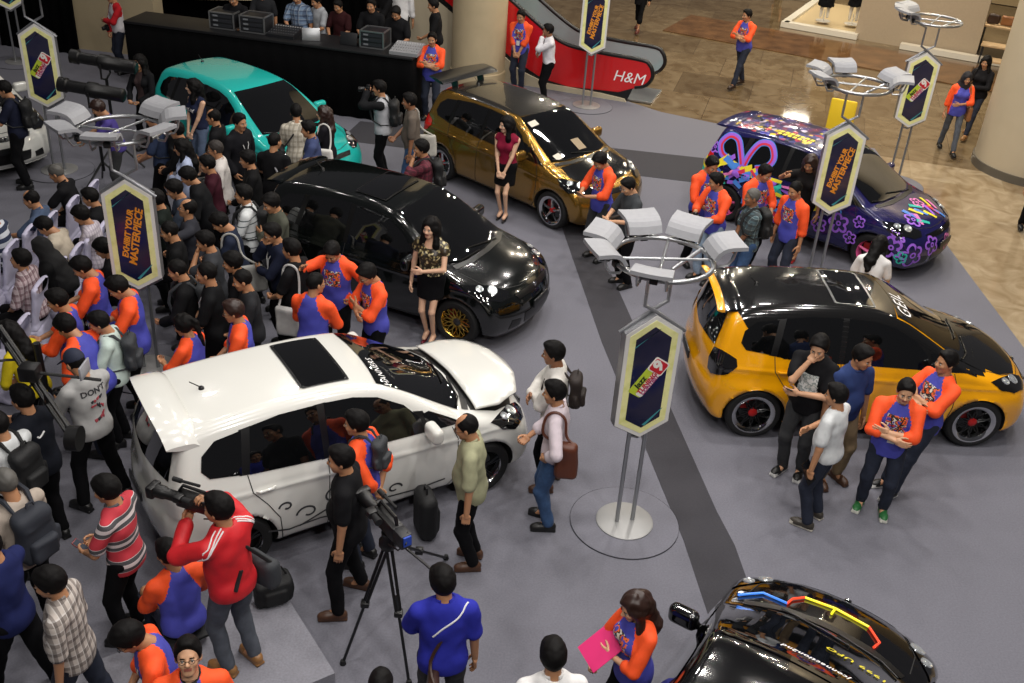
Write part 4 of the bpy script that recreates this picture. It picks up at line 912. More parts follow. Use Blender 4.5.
def console(s, d, w, label, col='#1d1e22'):
    e = empty('mixing_console', (0, 0, 0), 0, label, 'mixing console'); e.matrix_world = on_counter(s, d)
    b = MB(); b.prism([(-.25, 0), (.25, 0), (.25, .06), (-.25, .14)], -w/2, w/2, mat('console '+col, col, .4), Matrix(((0, 0, 1, 0), (1, 0, 0, 0), (0, 1, 0, 0), (0, 0, 0, 1))))
    for i in range(int(w/.05)):
        for j in range(4): b.box((-w/2+.03+i*.05, -.17+j*.11, .131-.0176*j*1.0), (.014, .03, .012), ALU if j else mat('fader white', '#c8c8c8', .4))
    b.build('console_body', e); return e
def laptop(s, d, label, m=None, rz=0):
    e = empty('laptop', (0, 0, 0), 0, label, 'laptop'); e.matrix_world = on_counter(s, d) @ Matrix.Rotation(rz, 4, 'Z'); m = m or DGR
    b = MB(); b.box((0, 0, .01), (.34, .24, .02), m, bev=.005); b.build('keyboard', e)
    b = MB(); b.box((0, 0, .115), (.34, .012, .23), m, M=Matrix.Translation((0, .12, .01)) @ Matrix.Rotation(math.radians(15), 4, 'X'), bev=.004); sc = b.build('screen', e); return e
rack(at_px(239, 40), .42, .50, 'silver edged equipment rack at the far end of the control counter'); rack(at_px(212, 34), .42, .5, 'low silver edged rack nearest the beige wall')
console(at_px(268, 44), .4, .55, 'black mixing console with silver edge between the rack and the checked shirt'); rack(at_px(358, 58), .42, .46, 'grey fronted rack with silver frame before the black polo operators'); laptop(at_px(334, 54), .38, 'black laptop beside the grey fronted rack on the counter')
console(at_px(394, 62), .30, .55, 'pale grey lighting desk at the near end of the control counter', '#8c8d90'); laptop(at_px(297, 47), .35, 'open laptop with tilted lid in front of the checked shirt man', ALU, .4)
# escalator
ED = Vector((math.cos(math.radians(162.1)), math.sin(math.radians(162.1)), 0)); EN = Vector((-ED.y, ED.x, 0)); EN = EN if EN.y > 0 else -EN; E0 = Vector((2.08, 21.83, 0))
ESC = empty('escalator', E0, 0, 'escalator with red advertising balustrade and black handrails beside the beige column', 'escalator')
def ME(off): p = EN*off; return Matrix(((ED.x, 0, EN.x, p.x), (ED.y, 0, EN.y, p.y), (0, 1, 0, 0), (0, 0, 0, 1)))
def rail_pts(dz=0):
    P = [(-.12, .30), (-.32, .36), (-.44, .50), (-.46, .64), (-.38, .80), (-.20, .88+dz*0), (.6, .90), (1.35, .95), (1.8, 1.12), (2.6, 1.62), (4.0, 2.55), (6.5, 4.2)]
    return crom(P, 5)
RED = mat('red advertising film', '#c81a1e', .25, coat=.5); GLB = mat('blue grey balustrade glass', '#8fa3a6', .06, coat=1.0); HR_ = mat('handrail rubber', '#0c0c0d', .4)
for off, m, nm in ((0, RED, 'balustrade'), (1.15, GLB, 'balustrade')):
    top = rail_pts(); low = [(6.5, 3.0), (4.0, 1.38), (2.6, .50), (1.9, .18), (1.3, .10), (.2, .16), (-.1, .28)]
    b = MB(); b.prism([tuple(p) for p in top]+low, -.03, .03, m, ME(off)); b.build(nm, ESC)
    b = MB(); b.tube([ME(off) @ Vector((p[0]+(-.01), p[1]+.02, 0)) for p in rail_pts()], .045, HR_, 10); b.build('handrail', ESC)
b = MB(); b.prism([(-.1, .30), (.2, .17), (1.3, .11), (1.9, .19), (2.6, .51), (4, 1.39), (6.5, 3.01), (6.5, 2.7), (4, 1.05), (2.6, .2), (2.1, .02), (0, .02)], -.05, .02, mat('black skirt panel', '#131416', .3), ME(0)); b.build('skirt_panel', ESC)
b = MB()
for i in range(20):
    s0 = 1.0+i*.32; z = .02 if i < 2 else (i-1.5)*.19
    b.box((s0, max(z-.1, .0), .575), (.36, .2+.0, 1.04), mat('ridged step metal', '#6d6f72', .4, .6, bump=.4, bscale=120), M=ME(0))
b.build('step', ESC)
b = MB(); b.box((.25, .01, .575), (1.5, .03, 1.04), STEEL, M=ME(0)); b.build('landing_plate', ESC)
b = MB(); b.prism([(0, 0), (3.4, 0), (3.4, .9), (2.9, .62), (2.4, .30), (1.8, .12), (.6, .10), (.05, .06)], -.10, -.05, mat('cream plinth', '#b8ad94', .5), ME(0)); b.prism([(2.2, 0), (7, 0), (7, 3), (4.2, 1.4), (2.9, .55)], -.06, 1.2, mat('cream plinth', '#b8ad94', .5), ME(0)); b.build('side_cladding', ESC)
V, F = text_2d('H&M', .32, .25)
V = np.array([tuple(ME(-.034) @ Vector((.02-v[0], v[1]+.50, 0))) for v in V]); obj('shop_lettering', me_from('shop_lettering', V, F, mat('white lettering', '#f0eeee', .4), smooth=False), ESC)
V, F = text_2d('H&M', .22, .25); A_ = math.radians(33)
V = np.array([tuple(ME(-.034) @ Vector((3.0-v[0]*math.cos(A_)+v[1]*0, 1.52-v[0]*math.sin(A_)*1.0+v[1], 0))) for v in V]); obj('shop_lettering', me_from('shop_lettering', V, F, mat('white lettering', '#f0eeee', .4), smooth=False), ESC)
# shop fronts beyond the marble
SD = Vector((math.cos(math.radians(-26)), math.sin(math.radians(-26)), 0)); S0 = G(785, 27)
def MS(x, y=0.0): p = S0+SD*x+Vector((-SD.y, SD.x, 0))*y; return Matrix(((SD.x, -SD.y, 0, p.x), (SD.y, SD.x, 0, p.y), (0, 0, 1, 0), (0, 0, 0, 1)))
b = MB(); b.box((2.2, -1.6, -.005), (9.5, 2.2, .02), mat('dark brown marble', '#6a4c30', .12, noise=.35, nscale=2.5), M=MS(0)); struct(b, 'trim_1')
WPL = mat('white shop plinth', '#d6cfc0', .4); 
b = MB(); b.box((.95, .1, .06), (2.0, .24, .14), WPL, M=MS(0)); b.box((-.03, 2, .06), (.2, 4.0, .14), WPL, M=MS(0)); b.box((.95, 2.0, .02), (1.9, 3.6, .06), mat('pale shop floor', '#c9b48d', .3), M=MS(0)); struct(b, 'trim_2')
b = MB(); b.box((3.4, .25, 2), (3.1, .2, 4.1), mat('taupe shop wall', '#a8977f', .6, noise=.03), M=MS(0)); struct(b, 'wall_shop')
b = MB(); b.box((4.9, -.05, .06), (3.6, .22, .14), WPL, M=MS(0)); b.box((6.2, .9, .03), (2.6, 1.7, .06), mat('dark shop floor', '#1d1712', .3), M=MS(0)); struct(b, 'trim_3')
b = MB(); b.box((7.5, 8, 2.5), (16, .2, 5), mat('tan shop wall', '#b09a74', .7, noise=.05), M=MS(0)); struct(b, 'wall_back_right')
for i, (x, y, lab) in enumerate(((.80, .9, 'mannequin in a long black skirt behind the shop threshold'), (1.55, 1.1, 'mannequin in a dark skirt beside the taupe shop wall'))):
    e = empty('mannequin', MS(x, y).translation+Vector((0, 0, .13)), math.radians(-90), lab, 'mannequin', 'shop window mannequins'); wm = mat('mannequin white', '#c9c3b8', .4)
    b = MB(); b.lathe([(.20, 0), (.20, .015), (.02, .02), (.012, .3)], wm, 24); b.build('stand', e)
    f = Field((-.25, -.3, .05), (.25, .3, 1.75), .022)
    for q in (1, -1): f.cap((0, q*.08, .85), (.02*q, q*.09, .12), .075, .035, .03); f.cap((0, q*.17, 1.33), (0, q*.22, .80), .045, .03, .02)
    f.ell((0, 0, 1.2), (.10, .15, .22)); f.ell((0, 0, .92), (.11, .16, .14)); f.cap((0, 0, 1.4), (0, 0, 1.5), .045, .045); f.ell((.01, 0, 1.6), (.09, .075, .115)); v, q = f.net(); obj('figure', me_from('figure', v, q, wm), e)
    f = Field((-.35, -.35, .3), (.35, .35, 1.1), .02); f.cap((0, 0, .98), (0, 0, .45), .15, .22, .02); f.half((0, 0, .40+.1*i), (0, 0, -1), .01); f.half((0, 0, 1.03), (0, 0, 1), .01); f.noise(.01, 24, 1); v, q = f.net(); obj('skirt', me_from('skirt', v, q, BK['m']), e)
for i, (px, py, z, w) in enumerate(((986, 24, .75, 1.0), (986, 44, .45, 1.1), (990, 60, .28, 1.2))):
    p = G(px, py, z); e = empty('display_bench', (p.x, p.y, 0), math.radians(-26), ('tallest', 'middle', 'lowest')[i]+' wooden display bench in the shop beside the cream column', 'bench', 'shop display benches'); wd = mat('pale bench wood', '#bfa179', .5, noise=.1, nscale=6)
    b = MB(); b.box((.45, 0, z), (w, .42, .05), wd, bev=.008); b.build('bench_top', e)
    for sx in (1, -1):
        for sy in (1, -1): b = MB(); b.box((.45+sx*(w/2-.05), sy*.16, z/2), (.035, .035, z), DGR); b.build('leg', e)
p = G(986, 24, .75)
for i in range(3): 
    b = MB(); f = Field((-.2, -.1, 0), (.2, .1, .3), .02); f.rbox((0, 0, .13), (.15, .06, .12), .04); f.noise(.006, 22, i); v, q = f.net(); o = obj('handbag', me_from('handbag', v, q, mat(('dark brown leather', 'tan leather', 'black leather')[i], ('#3a2518', '#8a5a33', '#141212')[i], .45)), None, (p.x+(.15+i*.33)*math.cos(-.454), p.y+(.15+i*.33)*math.sin(-.454), .776)); tag(o, ('dark brown', 'tan', 'black')[i]+' handbag on the tallest shop display bench', 'handbag', 'bags on the shop bench'); o.rotation_euler = (0, 0, -.45)
# ------------------------------------------------------------------ hexagon sign stands
GRM = mat('satin grey frame', '#8f9094', .35, .6); GRL = mat('light grey frame', '#dcdad6', .5)
PANEL = mat_ramp('navy panel artwork', [(0, '#0c1024'), (.40, '#141938'), (.52, '#2c2a40'), (.60, '#121a48'), (.72, '#2038b8')], 1.3, 'noise', .25, .5, False, detail=3)
YEL = mat_ramp('yellow marbled border', [(0, '#d8d66a'), (.5, '#f0edaa'), (1, '#c2c650')], 9, 'noise', .4, 0, False)
ORT = mat('orange lettering', '#e9952a', .4); TRAY = mat('pale grey tray', '#8b8c90', .5, noise=.04)
def hexo(w, z0, z1, c): return [(0, z0), (w/2, z0+c), (w/2, z1-c*1.15), (0, z1), (-w/2, z1-c*1.15), (-w/2, z0+c)]
MXZ = Matrix(((1, 0, 0, 0), (0, 0, -1, 0), (0, 1, 0, 0), (0, 0, 0, 1)))    # prism depth along -y
def logo(par, z, back):
    S = -1 if back else 1; Mr = MXZ @ Matrix.Translation((0, z, 0)) @ Matrix.Rotation(math.radians(56), 4, 'Z')
    if back: Mr = Matrix.Rotation(PI, 4, 'Z') @ Mr
    def badge(name, x, y, w, h, d, m, r=.02):
        pts = []
        for cx, cy, a0 in ((1, 1, 0), (-1, 1, 90), (-1, -1, 180), (1, -1, 270)):
            for a in (0, 30, 60, 90): pts.append((x+cx*(w/2-r)+r*math.cos(math.radians(a0+a)), y+cy*(h/2-r)+r*math.sin(math.radians(a0+a))))
        b = MB(); b.prism(pts, d, d+.003, m, Mr); b.build(name, par)
    LIME = mat('lime sticker', '#bccf3c', .4); WH = mat('white sticker', '#e8e6df', .4); RD = mat('red sticker', '#c41f2e', .4); DK = mat('dark lettering', '#1b2a1a', .4)
    badge('logo_badge', -.05, .012, .30, .15, .063, LIME); badge('logo_badge', -.04, -.032, .30, .075, .065, WH); badge('logo_badge', .15, .005, .15, .17, .067, WH); badge('logo_badge', .15, .005, .125, .145, .070, RD)
    def txt(s, size, x, y, d, m, name='logo_lettering', sh=.2, th=.003):
        V, F = text_2d(s, size, sh, thick=th); V = [(v[0]+x, v[1]+y, d) for v in V]; obj(name, me_from(name, [tuple(Mr @ Vector(v)) for v in V], F, m, smooth=False), par)
    txt('Jazz', .085, -.07, .045, .068, DK); txt('TUNING', .066, -.045, -.016, .070, RD); txt('CONTEST', .052, -.045, -.052, .070, mat('magenta lettering', '#a83a78', .4)); txt('9', .16, .15, .012, .075, WH, th=.008)
def slogan(par, z, back):
    Mr = MXZ @ Matrix.Translation((0, z, 0)) @ Matrix.Rotation(math.radians(78), 4, 'Z')
    if back: Mr = Matrix.Rotation(PI, 4, 'Z') @ Mr
    for s, size, y, x in (('EXHIBIT YOUR', .088, .040, .02), ('MASTERPIECE', .112, -.050, 0)):
        V, F = text_2d(s, size, .2, thick=.004); obj('lettering', me_from('lettering', [tuple(Mr @ Vector((v[0]+x, v[1]+y, .064))) for v in V], F, ORT, smooth=False), par)
def sign_stand(loc, deg, label, faces, ring=True, trays=(20, 80, 150, 205, 262, 330), tdeg=0, big=1.0):
    e = empty('sign_stand', (loc[0], loc[1], 0), math.radians(deg), label, 'sign stand', 'hexagonal sign stands')
    b = MB(); b.lathe([(.54, 0), (.54, .012), (.53, .016), (0, .016)], mat('carpet disc', '#6b6b74', .9, noise=.1, nscale=55), 64); b.lathe([(.545, 0), (.545, .010)], CARPD, 64, cap=False); b.build('floor_disc', e)
    b = MB(); b.lathe([(.285, .016), (.285, .026), (.27, .032), (0, .032)], mat('brushed base', '#8f8f8e', .4, .3), 48); b.build('base_plate', e)
    for q in (1, -1): b = MB(); b.tube([(q*.082, 0, .03), (q*.082, 0, 1.28)], .021, STEEL, 12); b.build('pole', e)
    w, z0, z1, c = .54*big, 1.08, 2.40, .155
    b = MB(); b.prism(hexo(w, z0, z1, c), -.05, .05, GRM, MXZ); fr = b.build('hexagon_box', e)
    for back in (False, True):
        R = Matrix.Rotation(PI, 4, 'Z') if back else Matrix.Identity(4)
        b = MB(); b.prism(hexo(w-.01, z0+.006, z1-.006, c), .05, .056, GRL, R @ MXZ); b.build('face_frame', e)
        b = MB(); b.prism(hexo(w-.085, z0+.052, z1-.052, c*.86), .055, .059, YEL, R @ MXZ); b.build('border', e)
        b = MB(); b.prism(hexo(w-.205, z0+.118, z1-.118, c*.68), .058, .062, PANEL, R @ MXZ); pn_ = b.build('panel', e)
        b = MB(); cy = mat('cyan beam print', '#3f8f96', .4); zz = z1-.33
        b.add([(-w/2+.10, -.0625, zz), (-w/2+.10, -.0625, zz+.014), (.06, -.0625, z1-.14), (.04, -.0625, z1-.145)], [[0, 1, 2, 3]], cy, M=R); b.build('beam_print', e); b = MB(); b.add([(w/2-.09, -.0625, z0+.33), (w/2-.09, -.0625, z0+.318), (.03, -.0625, z0+.14), (.0, -.0625, z0+.15)], [[0, 1, 2, 3]], cy, M=R); b.build('beam_print', e)
        (logo if faces[back] == 'logo' else slogan)(e, (z0+z1)/2, back)
    b = MB()   # projecting steel bars along the roof edges and the yoke up to the ring
    b.tube([(-w/2-.03, .03, z1-c*1.15-.02), (0, .03, z1+.02), (.12, .03, z1+.09), (.12, .03, 2.62)], .018, GRM, 8); b.build('yoke', e); b = MB(); b.tube([(w/2+.03, -.03, z1-c*1.15-.02), (0, -.03, z1+.02), (-.12, -.03, z1+.09), (-.12, -.03, 2.62)], .018, GRM, 8); b.build('yoke', e); b = MB()
    b.tube([(w/2-.02, 0, z0+c-.03), (0, 0, z0-.03), (-.09, 0, z0-.0)], .016, GRM, 8); b.build('lower_bar', e)
    if ring:
        RZ = 2.92; b = MB(); b.tube([(.43*math.cos(a), .43*math.sin(a), RZ) for a in np.arange(0, 2*PI, PI/24)], .022, STEEL, 10, True); rg = b.build('ring', e)
        b = MB(); b.tube([(.12, .03, 2.60), (.12, .03, 2.80), (.40, .13, RZ)], .018, STEEL, 8); b.tube([(-.12, -.03, 2.60), (-.12, -.03, 2.80), (-.40, -.13, RZ)], .018, STEEL, 8); b.tube([(.42, -.07, RZ), (-.42, .07, RZ)], .014, STEEL, 8); b.tube([(-.2, -.38, RZ), (.2, .38, RZ)], .014, STEEL, 8); b.build('ring_strut', e)
        for a in trays:
            t = empty('tray', (0, 0, RZ), math.radians(a+tdeg-deg)); t.parent = e
            V, F = [], []; n1, n2 = 8, 5
            for i in range(n1+1):
                u = i/n1; x = .41+.27*u; zz = .135+.015*u-.10*(1-u)**6
                for j in range(n2+1): v = j/n2-.5; V.append((x, v*(.31+.04*u), zz+.008*(2*v)**2))
            for i in range(n1):
                for j in range(n2): F.append([i*(n2+1)+j, (i+1)*(n2+1)+j, (i+1)*(n2+1)+j+1, i*(n2+1)+j+1])
            o = obj('tray_shell', me_from('tray_shell', V, F, TRAY, smooth=False), t); sm = o.modifiers.new('thickness', 'SOLIDIFY'); sm.thickness = .034; sm.offset = 0
            for q in (1, -1): b = MB(); b.tube([(.43, q*.11, 0), (.45, q*.115, -.03), (.54, q*.12, -.02), (.58, q*.12, .04), (.60, q*.12, .13)], .012, STEEL, 6); b.build('bracket', t)
            b = MB(); b.box((.44, 0, .0), (.05, .07, .06), mat('clamp black', '#1a1a1a', .5), bev=.008); b.build('clamp', t)
    return e
LOGO_FIRST, SLOGAN_FIRST = ('logo', 'slogan'), ('slogan', 'logo')
sign_stand((1.24, 8.13), 16, 'grey hexagonal sign stand with red 9 logo standing on the dark carpet stripe', LOGO_FIRST, trays=(12, 62, 108, 160, 200, 255), big=1.0)
sign_stand((4.33, 13.85), -1, 'hexagonal sign stand with orange slogan beside the flower painted car', SLOGAN_FIRST, trays=(150, 100, 200, 20, 345))
sign_stand((6.65, 18.0), -2, 'hexagonal sign stand with logo on the marble edge behind the flower painted car', LOGO_FIRST, trays=(165, 200, 130))
sign_stand((-4.2, 10.3), 5, 'hexagonal sign stand with orange slogan among the seated crowd', SLOGAN_FIRST, trays=(160, 215, 265, 320, 10, 50), tdeg=10)
sign_stand((-7.6, 16.0), 8, 'hexagonal sign stand with logo beside the white car and followspots', LOGO_FIRST, trays=(190, 260, 320, 20))
sign_stand((1.20, 21.3), -5, 'hexagonal sign stand with orange slogan beside the escalator', SLOGAN_FIRST, trays=(30, 150, 270))
g6 = G(20, 62); sign_stand((g6.x, g6.y), 20, 'farthest hexagonal sign stand with only its poles showing by the black curtain', LOGO_FIRST, ring=False)
# ------------------------------------------------------------------ light
w = bpy.data.worlds.new('hall ambience'); SC.world = w; w.use_nodes = True; w.node_tree.nodes['Background'].inputs[0].default_value = (.95, .92, 1.0, 1); w.node_tree.nodes['Background'].inputs[1].default_value = .055
def area(x, y, z, e, size, col=(1, .95, .9), tgt=None, shape='DISK'):
    l = bpy.data.lights.new('ceiling_or_fill_lamp', 'AREA'); l.shape = shape; l.size = size; l.energy = e; l.color = col; o = bpy.data.objects.new('ceiling_or_fill_lamp', l); COL.objects.link(o); o.location = (x, y, z)
    if tgt is not None: o.rotation_euler = (Vector(tgt)-Vector((x, y, z))).to_track_quat('-Z', 'Y').to_euler()
    return o
LK = 1.15
for x, y, e in ((-1.0, 7.5, 120), (2.0, 8.0, 150), (5.0, 8.5, 150), (5.6, 12, 150), (2.2, 12.0, 150), (-1.2, 11.5, 100), (0.2, 15.5, 130), (3.4, 16.5, 150), (6.0, 16.0, 120), (1.2, 19.5, 120), (4.6, 20, 130), (-3.4, 15.0, 55), (-4.2, 18.4, 40), (-4.4, 9.0, 26), (-4.6, 12.5, 26), (-7.5, 14.5, 24), (-7.6, 18.5, 26), (1.6, 4.0, 130), (4.8, 4.6, 130), (-1.4, 3.6, 90), (-4.2, 5.6, 40), (-9, 21, 70)):
    area(x, y, 10.5, e*LK, .5)
for x, y in ((2.5, 27), (4.2, 25), (5.5, 28.5), (3.2, 23.2), (6.4, 23.5), (8.2, 21.5), (7.9, 24.5), (9.6, 23.5), (1.5, 30), (5, 32), (7.8, 18.6), (8.6, 14.5), (10.5, 30), (8.5, 33), (12, 27)): area(x, y, 6.8, 85, .24, (1, .88, .68))
for x, y, e in ((-2.5, .5, 150), (1, .0, 170), (4.5, .5, 170)): area(x, y, 8.8, e, .6, (1, .96, .92), (x*.6, 9, .5))  # tilted unseen fill lamps, added on the camera side to brighten car sides
area(8.2, 31.5, 3.2, 60, .8, (1, .9, .72)); area(11.5, 29, 3.4, 60, .8, (1, .9, .72))
vs = SC.view_settings; vs.view_transform = 'Standard'; vs.look = 'None'; vs.gamma = 1.0; vs.exposure = 0.0
try: vs.use_curve_mapping = False
except Exception: pass
# ------------------------------------------------------------------ the cars
PW = mat('pearl white paint', '#d9d9d3', .2, coat=1); PBK = mat('black green paint', '#070a09', .15, coat=1); GLB_ = mat('gloss black roof', '#141414', .12, coat=1)
PG = mat('gold chrome paint', '#98732f', .22, metal=.75, coat=1); PT = mat('turquoise paint', '#22b3aa', .2, coat=1); PN = mat('deep navy paint', '#17154a', .18, coat=1); PY = mat('bright yellow paint', '#eba208', .18, coat=1)
CARBON = mat('grey carbon roof', '#2c2a26', .25, metal=.3, coat=1)
WHITE_CAR = make_car((-1.69, 8.44), 33, 'white hatchback with its bonnet raised and big roof spoiler', PW, spoiler='big', sunroof=True, open_hood=True, lampcol='#d4d4cf', wheels=('dark', 5, 1, 1))
YCAR = make_car((3.95, 10.66), 2.5, 'wide yellow hatchback with gloss black roof and bonnet', PY, roof=GLB_, rails=GLB_, hood=GLB_, spoiler='yellow', wide=.05, sunroof=True, pano=True, wheels=('black', 10, 2, 0), hub='red', R=.315, blackhl=True, lampcol='#141416', mirror=GLB_)
BCAR = make_car((-1.53, 12.60), -24, 'black hatchback with gold mesh wheels behind the white car', PBK, sunroof=True, wheels=('gold', 14, 0, 0))
GCAR = make_car((.07, 16.5), -42, 'gold chrome hatchback with a black rear wing', PG, roof=CARBON, hood=GLB_, spoiler='wing', wheels=('silver', 5, 2, 0), hub='red')
PCAR = make_car((4.74, 15.69), -39, 'navy hatchback painted with purple flowers and pink wheels', PN, wheels=('pink', 5, 0, 0))
TCAR = make_car((-4.56, 16.78), -37, 'turquoise hatchback in front of the black control counter', PT, spoiler=None, wheels=('dark', 7, 0, 0))
WCAR = make_car((-9.6, 16.75), -41, 'white hatchback half out of view beside the followspots', PW, lampcol='#c01512', wheels=('dark', 5, 1, 1))
KCAR = make_car((1.9, 4.85), 58, 'black hatchback with coloured light strips on its bonnet in the near corner', mat('deep black paint', '#050506', .1, coat=1), wheels=('black', 7, 1, 0))
WHT = mat('white lettering', '#f0eeee', .4); YLT = mat('yellow sticker', '#e6d632', .4); PUR = mat('purple sticker', '#9b62d6', .4); BLS = mat('blue sticker', '#4a86d8', .4); RDS = mat('red sticker paint', '#d0304a', .4); TLS = mat('teal sticker', '#2fb6a2', .4); PKS = mat('pink sticker', '#e07ab8', .4)
def shoff(name, car, **k): pass
# windscreen and roof lettering
text_on_car('lettering', 'GEIL', .25, (.37, -.16, 1.41), (0, 1, 0), (-.9, 0, .42), WHT, .05, YCAR, .1, .016, .0)
text_on_car('lettering', 'HANNERS', .10, (.34, -.30, 1.43), (0, 1, 0), (-.9, 0, .42), WHT, 0, WHITE_CAR, .1, .016, .0)
text_on_car('lettering', 'jconnection2nd', .07, (.43, -.12, 1.40), (0, 1, 0), (-.9, 0, .42), WHT, 0, KCAR, .25, .016, .002)
text_on_car('lettering', '1999 UFO', .10, (.80, -.34, 1.19), (0, 1, 0), (-.85, 0, .5), YLT, 0, KCAR, .1, .016, .002)
obj('windscreen_sticker', decal_mesh('windscreen_sticker', [(.36, -.50, 1.40), (.36, -.33, 1.41), (.46, -.33, 1.37), (.46, -.50, 1.35)], mat('pale windscreen card', '#c8c2b4', .5), 0, .012), GCAR)
obj('windscreen_sticker', decal_mesh('windscreen_sticker', [(.98, -.55, 1.06), (.98, -.42, 1.08), (1.08, -.40, 1.03), (1.08, -.54, 1.01)], mat('pale windscreen card', '#c8c2b4', .5), 0, .012), GCAR)
obj('windscreen_sticker', decal_mesh('windscreen_sticker', [(.86, -.02, 1.16), (.86, .16, 1.16), (1.06, .16, 1.05), (1.06, -.02, 1.05)], mat('brown windscreen card', '#8d7b60', .5), 0, .012), GCAR)
for q in (1, -1): obj('pillar_wrap', strip_mesh('pillar_wrap', [tp([(.20, q*.535), (.42, q*.59), (.72, q*.635), (1.06, q*.675), (1.25, q*.66)])], GLB_, .05, .20, .0062, .03), YCAR)
for q in (1, -1): obj('pillar_wrap', strip_mesh('pillar_wrap', [tp([(.16, q*.585), (.42, q*.64), (.72, q*.69), (1.0, q*.725), (1.16, q*.74)])], GLB_, .05, .12, .0066, .03), YCAR)
obj('scuttle_wrap', strip_mesh('scuttle_wrap', [tp([(1.16, -.66), (1.25, -.36), (1.28, 0), (1.25, .36), (1.16, .66)])], GLB_, .05, .26, .0060, .03), YCAR)
# tribal vines on the white doors
vl = mat('dark vine decal', '#3a3a3c', .5); L = []
for x0, z0_, r, tw in ((-.35, .58, .15, 1), (-.62, .48, .11, -1), (-.05, .50, .10, 1), (-.82, .62, .07, -1), (.25, .44, .08, 1), (-.18, .70, .06, -1)):
    L.append(sp([(x0+tw*(r*(1-t*.13))*math.cos(t), z0_+r*(1-t*.13)*math.sin(t)*.8) for t in np.arange(0, 5.4, .3)], -1))
L.append(sp([(-1.0, .40), (-.8, .34), (-.5, .36), (-.2, .32), (.1, .36), (.5, .33), (.8, .36)], -1)); L.append(sp([(-.7, .34), (-.4, .46), (-.1, .60), (.15, .66)], -1))
obj('vine_decal', strip_mesh('vine_decal', L, vl, 0, .020, .005, .03), WHITE_CAR)
# flowers and stickers on the navy car
def flower(c, ex, ey, r, m, fill=None, n=5):
    pts = []
    for k in range(n*8+1):
        a = 2*PI*k/(n*8); q = r*(.52+.48*abs(math.sin(a*n/2))**.8); pts.append(c+np.array(ex)*q*math.cos(a)+np.array(ey)*q*math.sin(a))
    o = obj('flower_decal', strip_mesh('flower_decal', [pts], m, 0, r*.24, .007, .04), PCAR)
    obj('flower_decal', strip_mesh('flower_decal', [[c+np.array(ex)*r*.2*math.cos(a)+np.array(ey)*r*.2*math.sin(a) for a in np.arange(0, 2*PI+.1, PI/5)]], m, 0, r*.16, .007, .04), PCAR)
def sv(x, z, s=-1): return np.array(sp([(x, z)], s)[0])
for x, z, r, m in ((.70, .62, .15, PUR), (.40, .50, .12, PUR), (1.0, .74, .09, PUR), (.15, .38, .10, PUR), (1.55, .52, .16, PUR), (-.15, .55, .11, BLS), (-.6, .75, .12, PUR), (1.62, .74, .12, PUR), (.92, .46, .10, PUR), (.62, .82, .09, BLS), (1.72, .40, .10, TLS), (-.30, .36, .10, PUR), (-.75, .45, .11, PKS)): flower(sv(x, z), (1, 0, 0), (0, 0, 1), r, m)
for (c, ex, ey, r, m) in (((1.62, -.40, .87), (0, 1, 0), (-1, 0, .3), .13, PUR), ((1.45, .1, .93), (0, 1, 0), (-1, 0, .3), .11, PKS), ((1.93, -.35, .55), (.5, .9, 0), (0, 0, 1), .14, PUR), ((2.0, .1, .5), (0, 1, 0), (0, 0, 1), .12, PKS), ((1.78, -.66, .45), (.7, .7, 0), (0, 0, 1), .15, PUR)): flower(np.array(c), ex, ey, r, m)
for k, (c, a, m) in enumerate((((1.48, -.05, .92), .9, TLS), ((1.64, .12, .88), -.3, PUR), ((1.52, -.34, .91), .2, BLS), ((1.66, -.30, .86), -.5, PKS), ((1.75, .28, .80), .6, BLS), ((1.55, -.18, .91), .5, YLT), ((1.60, -.10, .90), .5, BLS), ((1.70, .02, .85), .5, YLT), ((1.50, .30, .92), -.4, YLT), ((1.58, .38, .9), -.4, PKS), ((1.72, -.28, .82), .9, TLS), ((1.66, .22, .86), .2, RDS))):
    ex = np.array((math.cos(a), math.sin(a), -.3)); ey = np.array((-math.sin(a), math.cos(a), 0)); c = np.array(c); obj('sticker', decal_mesh('sticker', [c-ex*.11-ey*.035, c+ex*.11-ey*.02, c+ex*.12+ey*.03, c-ex*.10+ey*.035], m, 0, .007, .03), PCAR)
text_on_car('lettering', 'HD', .2, sv(.18, .74), (1, 0, 0), (0, -.1, 1), YLT, 0, PCAR, 0, .01, .01)
# rear side: looping ribbon flower over the rear window, sticker blocks on the flank
def loop(cx, cz, rx, rz, m, w, off, a0=0, a1=2*PI): obj('ribbon_decal', strip_mesh('ribbon_decal', [sp([(cx+rx*math.cos(a), cz+rz*math.sin(a)) for a in np.arange(a0, a1+.01, (a1-a0)/22)], -1)], m, 0, w, off, .04), PCAR)
for pts in ([(-1.06, .98), (-1.16, 1.16), (-1.28, 1.32), (-1.44, 1.34), (-1.54, 1.20), (-1.46, 1.06), (-1.30, 1.02)], [(-1.04, .98), (-1.0, 1.18), (-.90, 1.36), (-.72, 1.38), (-.60, 1.22), (-.66, 1.08), (-.84, 1.0)]):
    for k_, (m_, w_, of_) in enumerate(((BLS, .11, .014), (PUR, .085, .016), (RDS, .035, .018))):
        cx_, cz_ = np.mean([p[0] for p in pts]), np.mean([p[1] for p in pts]); kk = 1-.10*max(0, k_-1); P2 = [(cx_+(p[0]-cx_)*kk, cz_+(p[1]-cz_)*kk) for p in crom(pts, 5)]
        obj('ribbon_decal', strip_mesh('ribbon_decal', [sp(P2, -1)], m_, 0, w_, of_, .03), PCAR)
for x, z, r, m in ((-1.06, .93, .12, PUR), (-1.62, 1.12, .10, PUR), (-1.70, .62, .14, BLS), (-.45, .84, .11, TLS)): flower(sv(x, z), (1, 0, 0), (0, 0, 1), r, m)
loop(-1.30, .62, .17, .12, PUR, .05, .012, 1.6, 5.0)
random.seed(11)
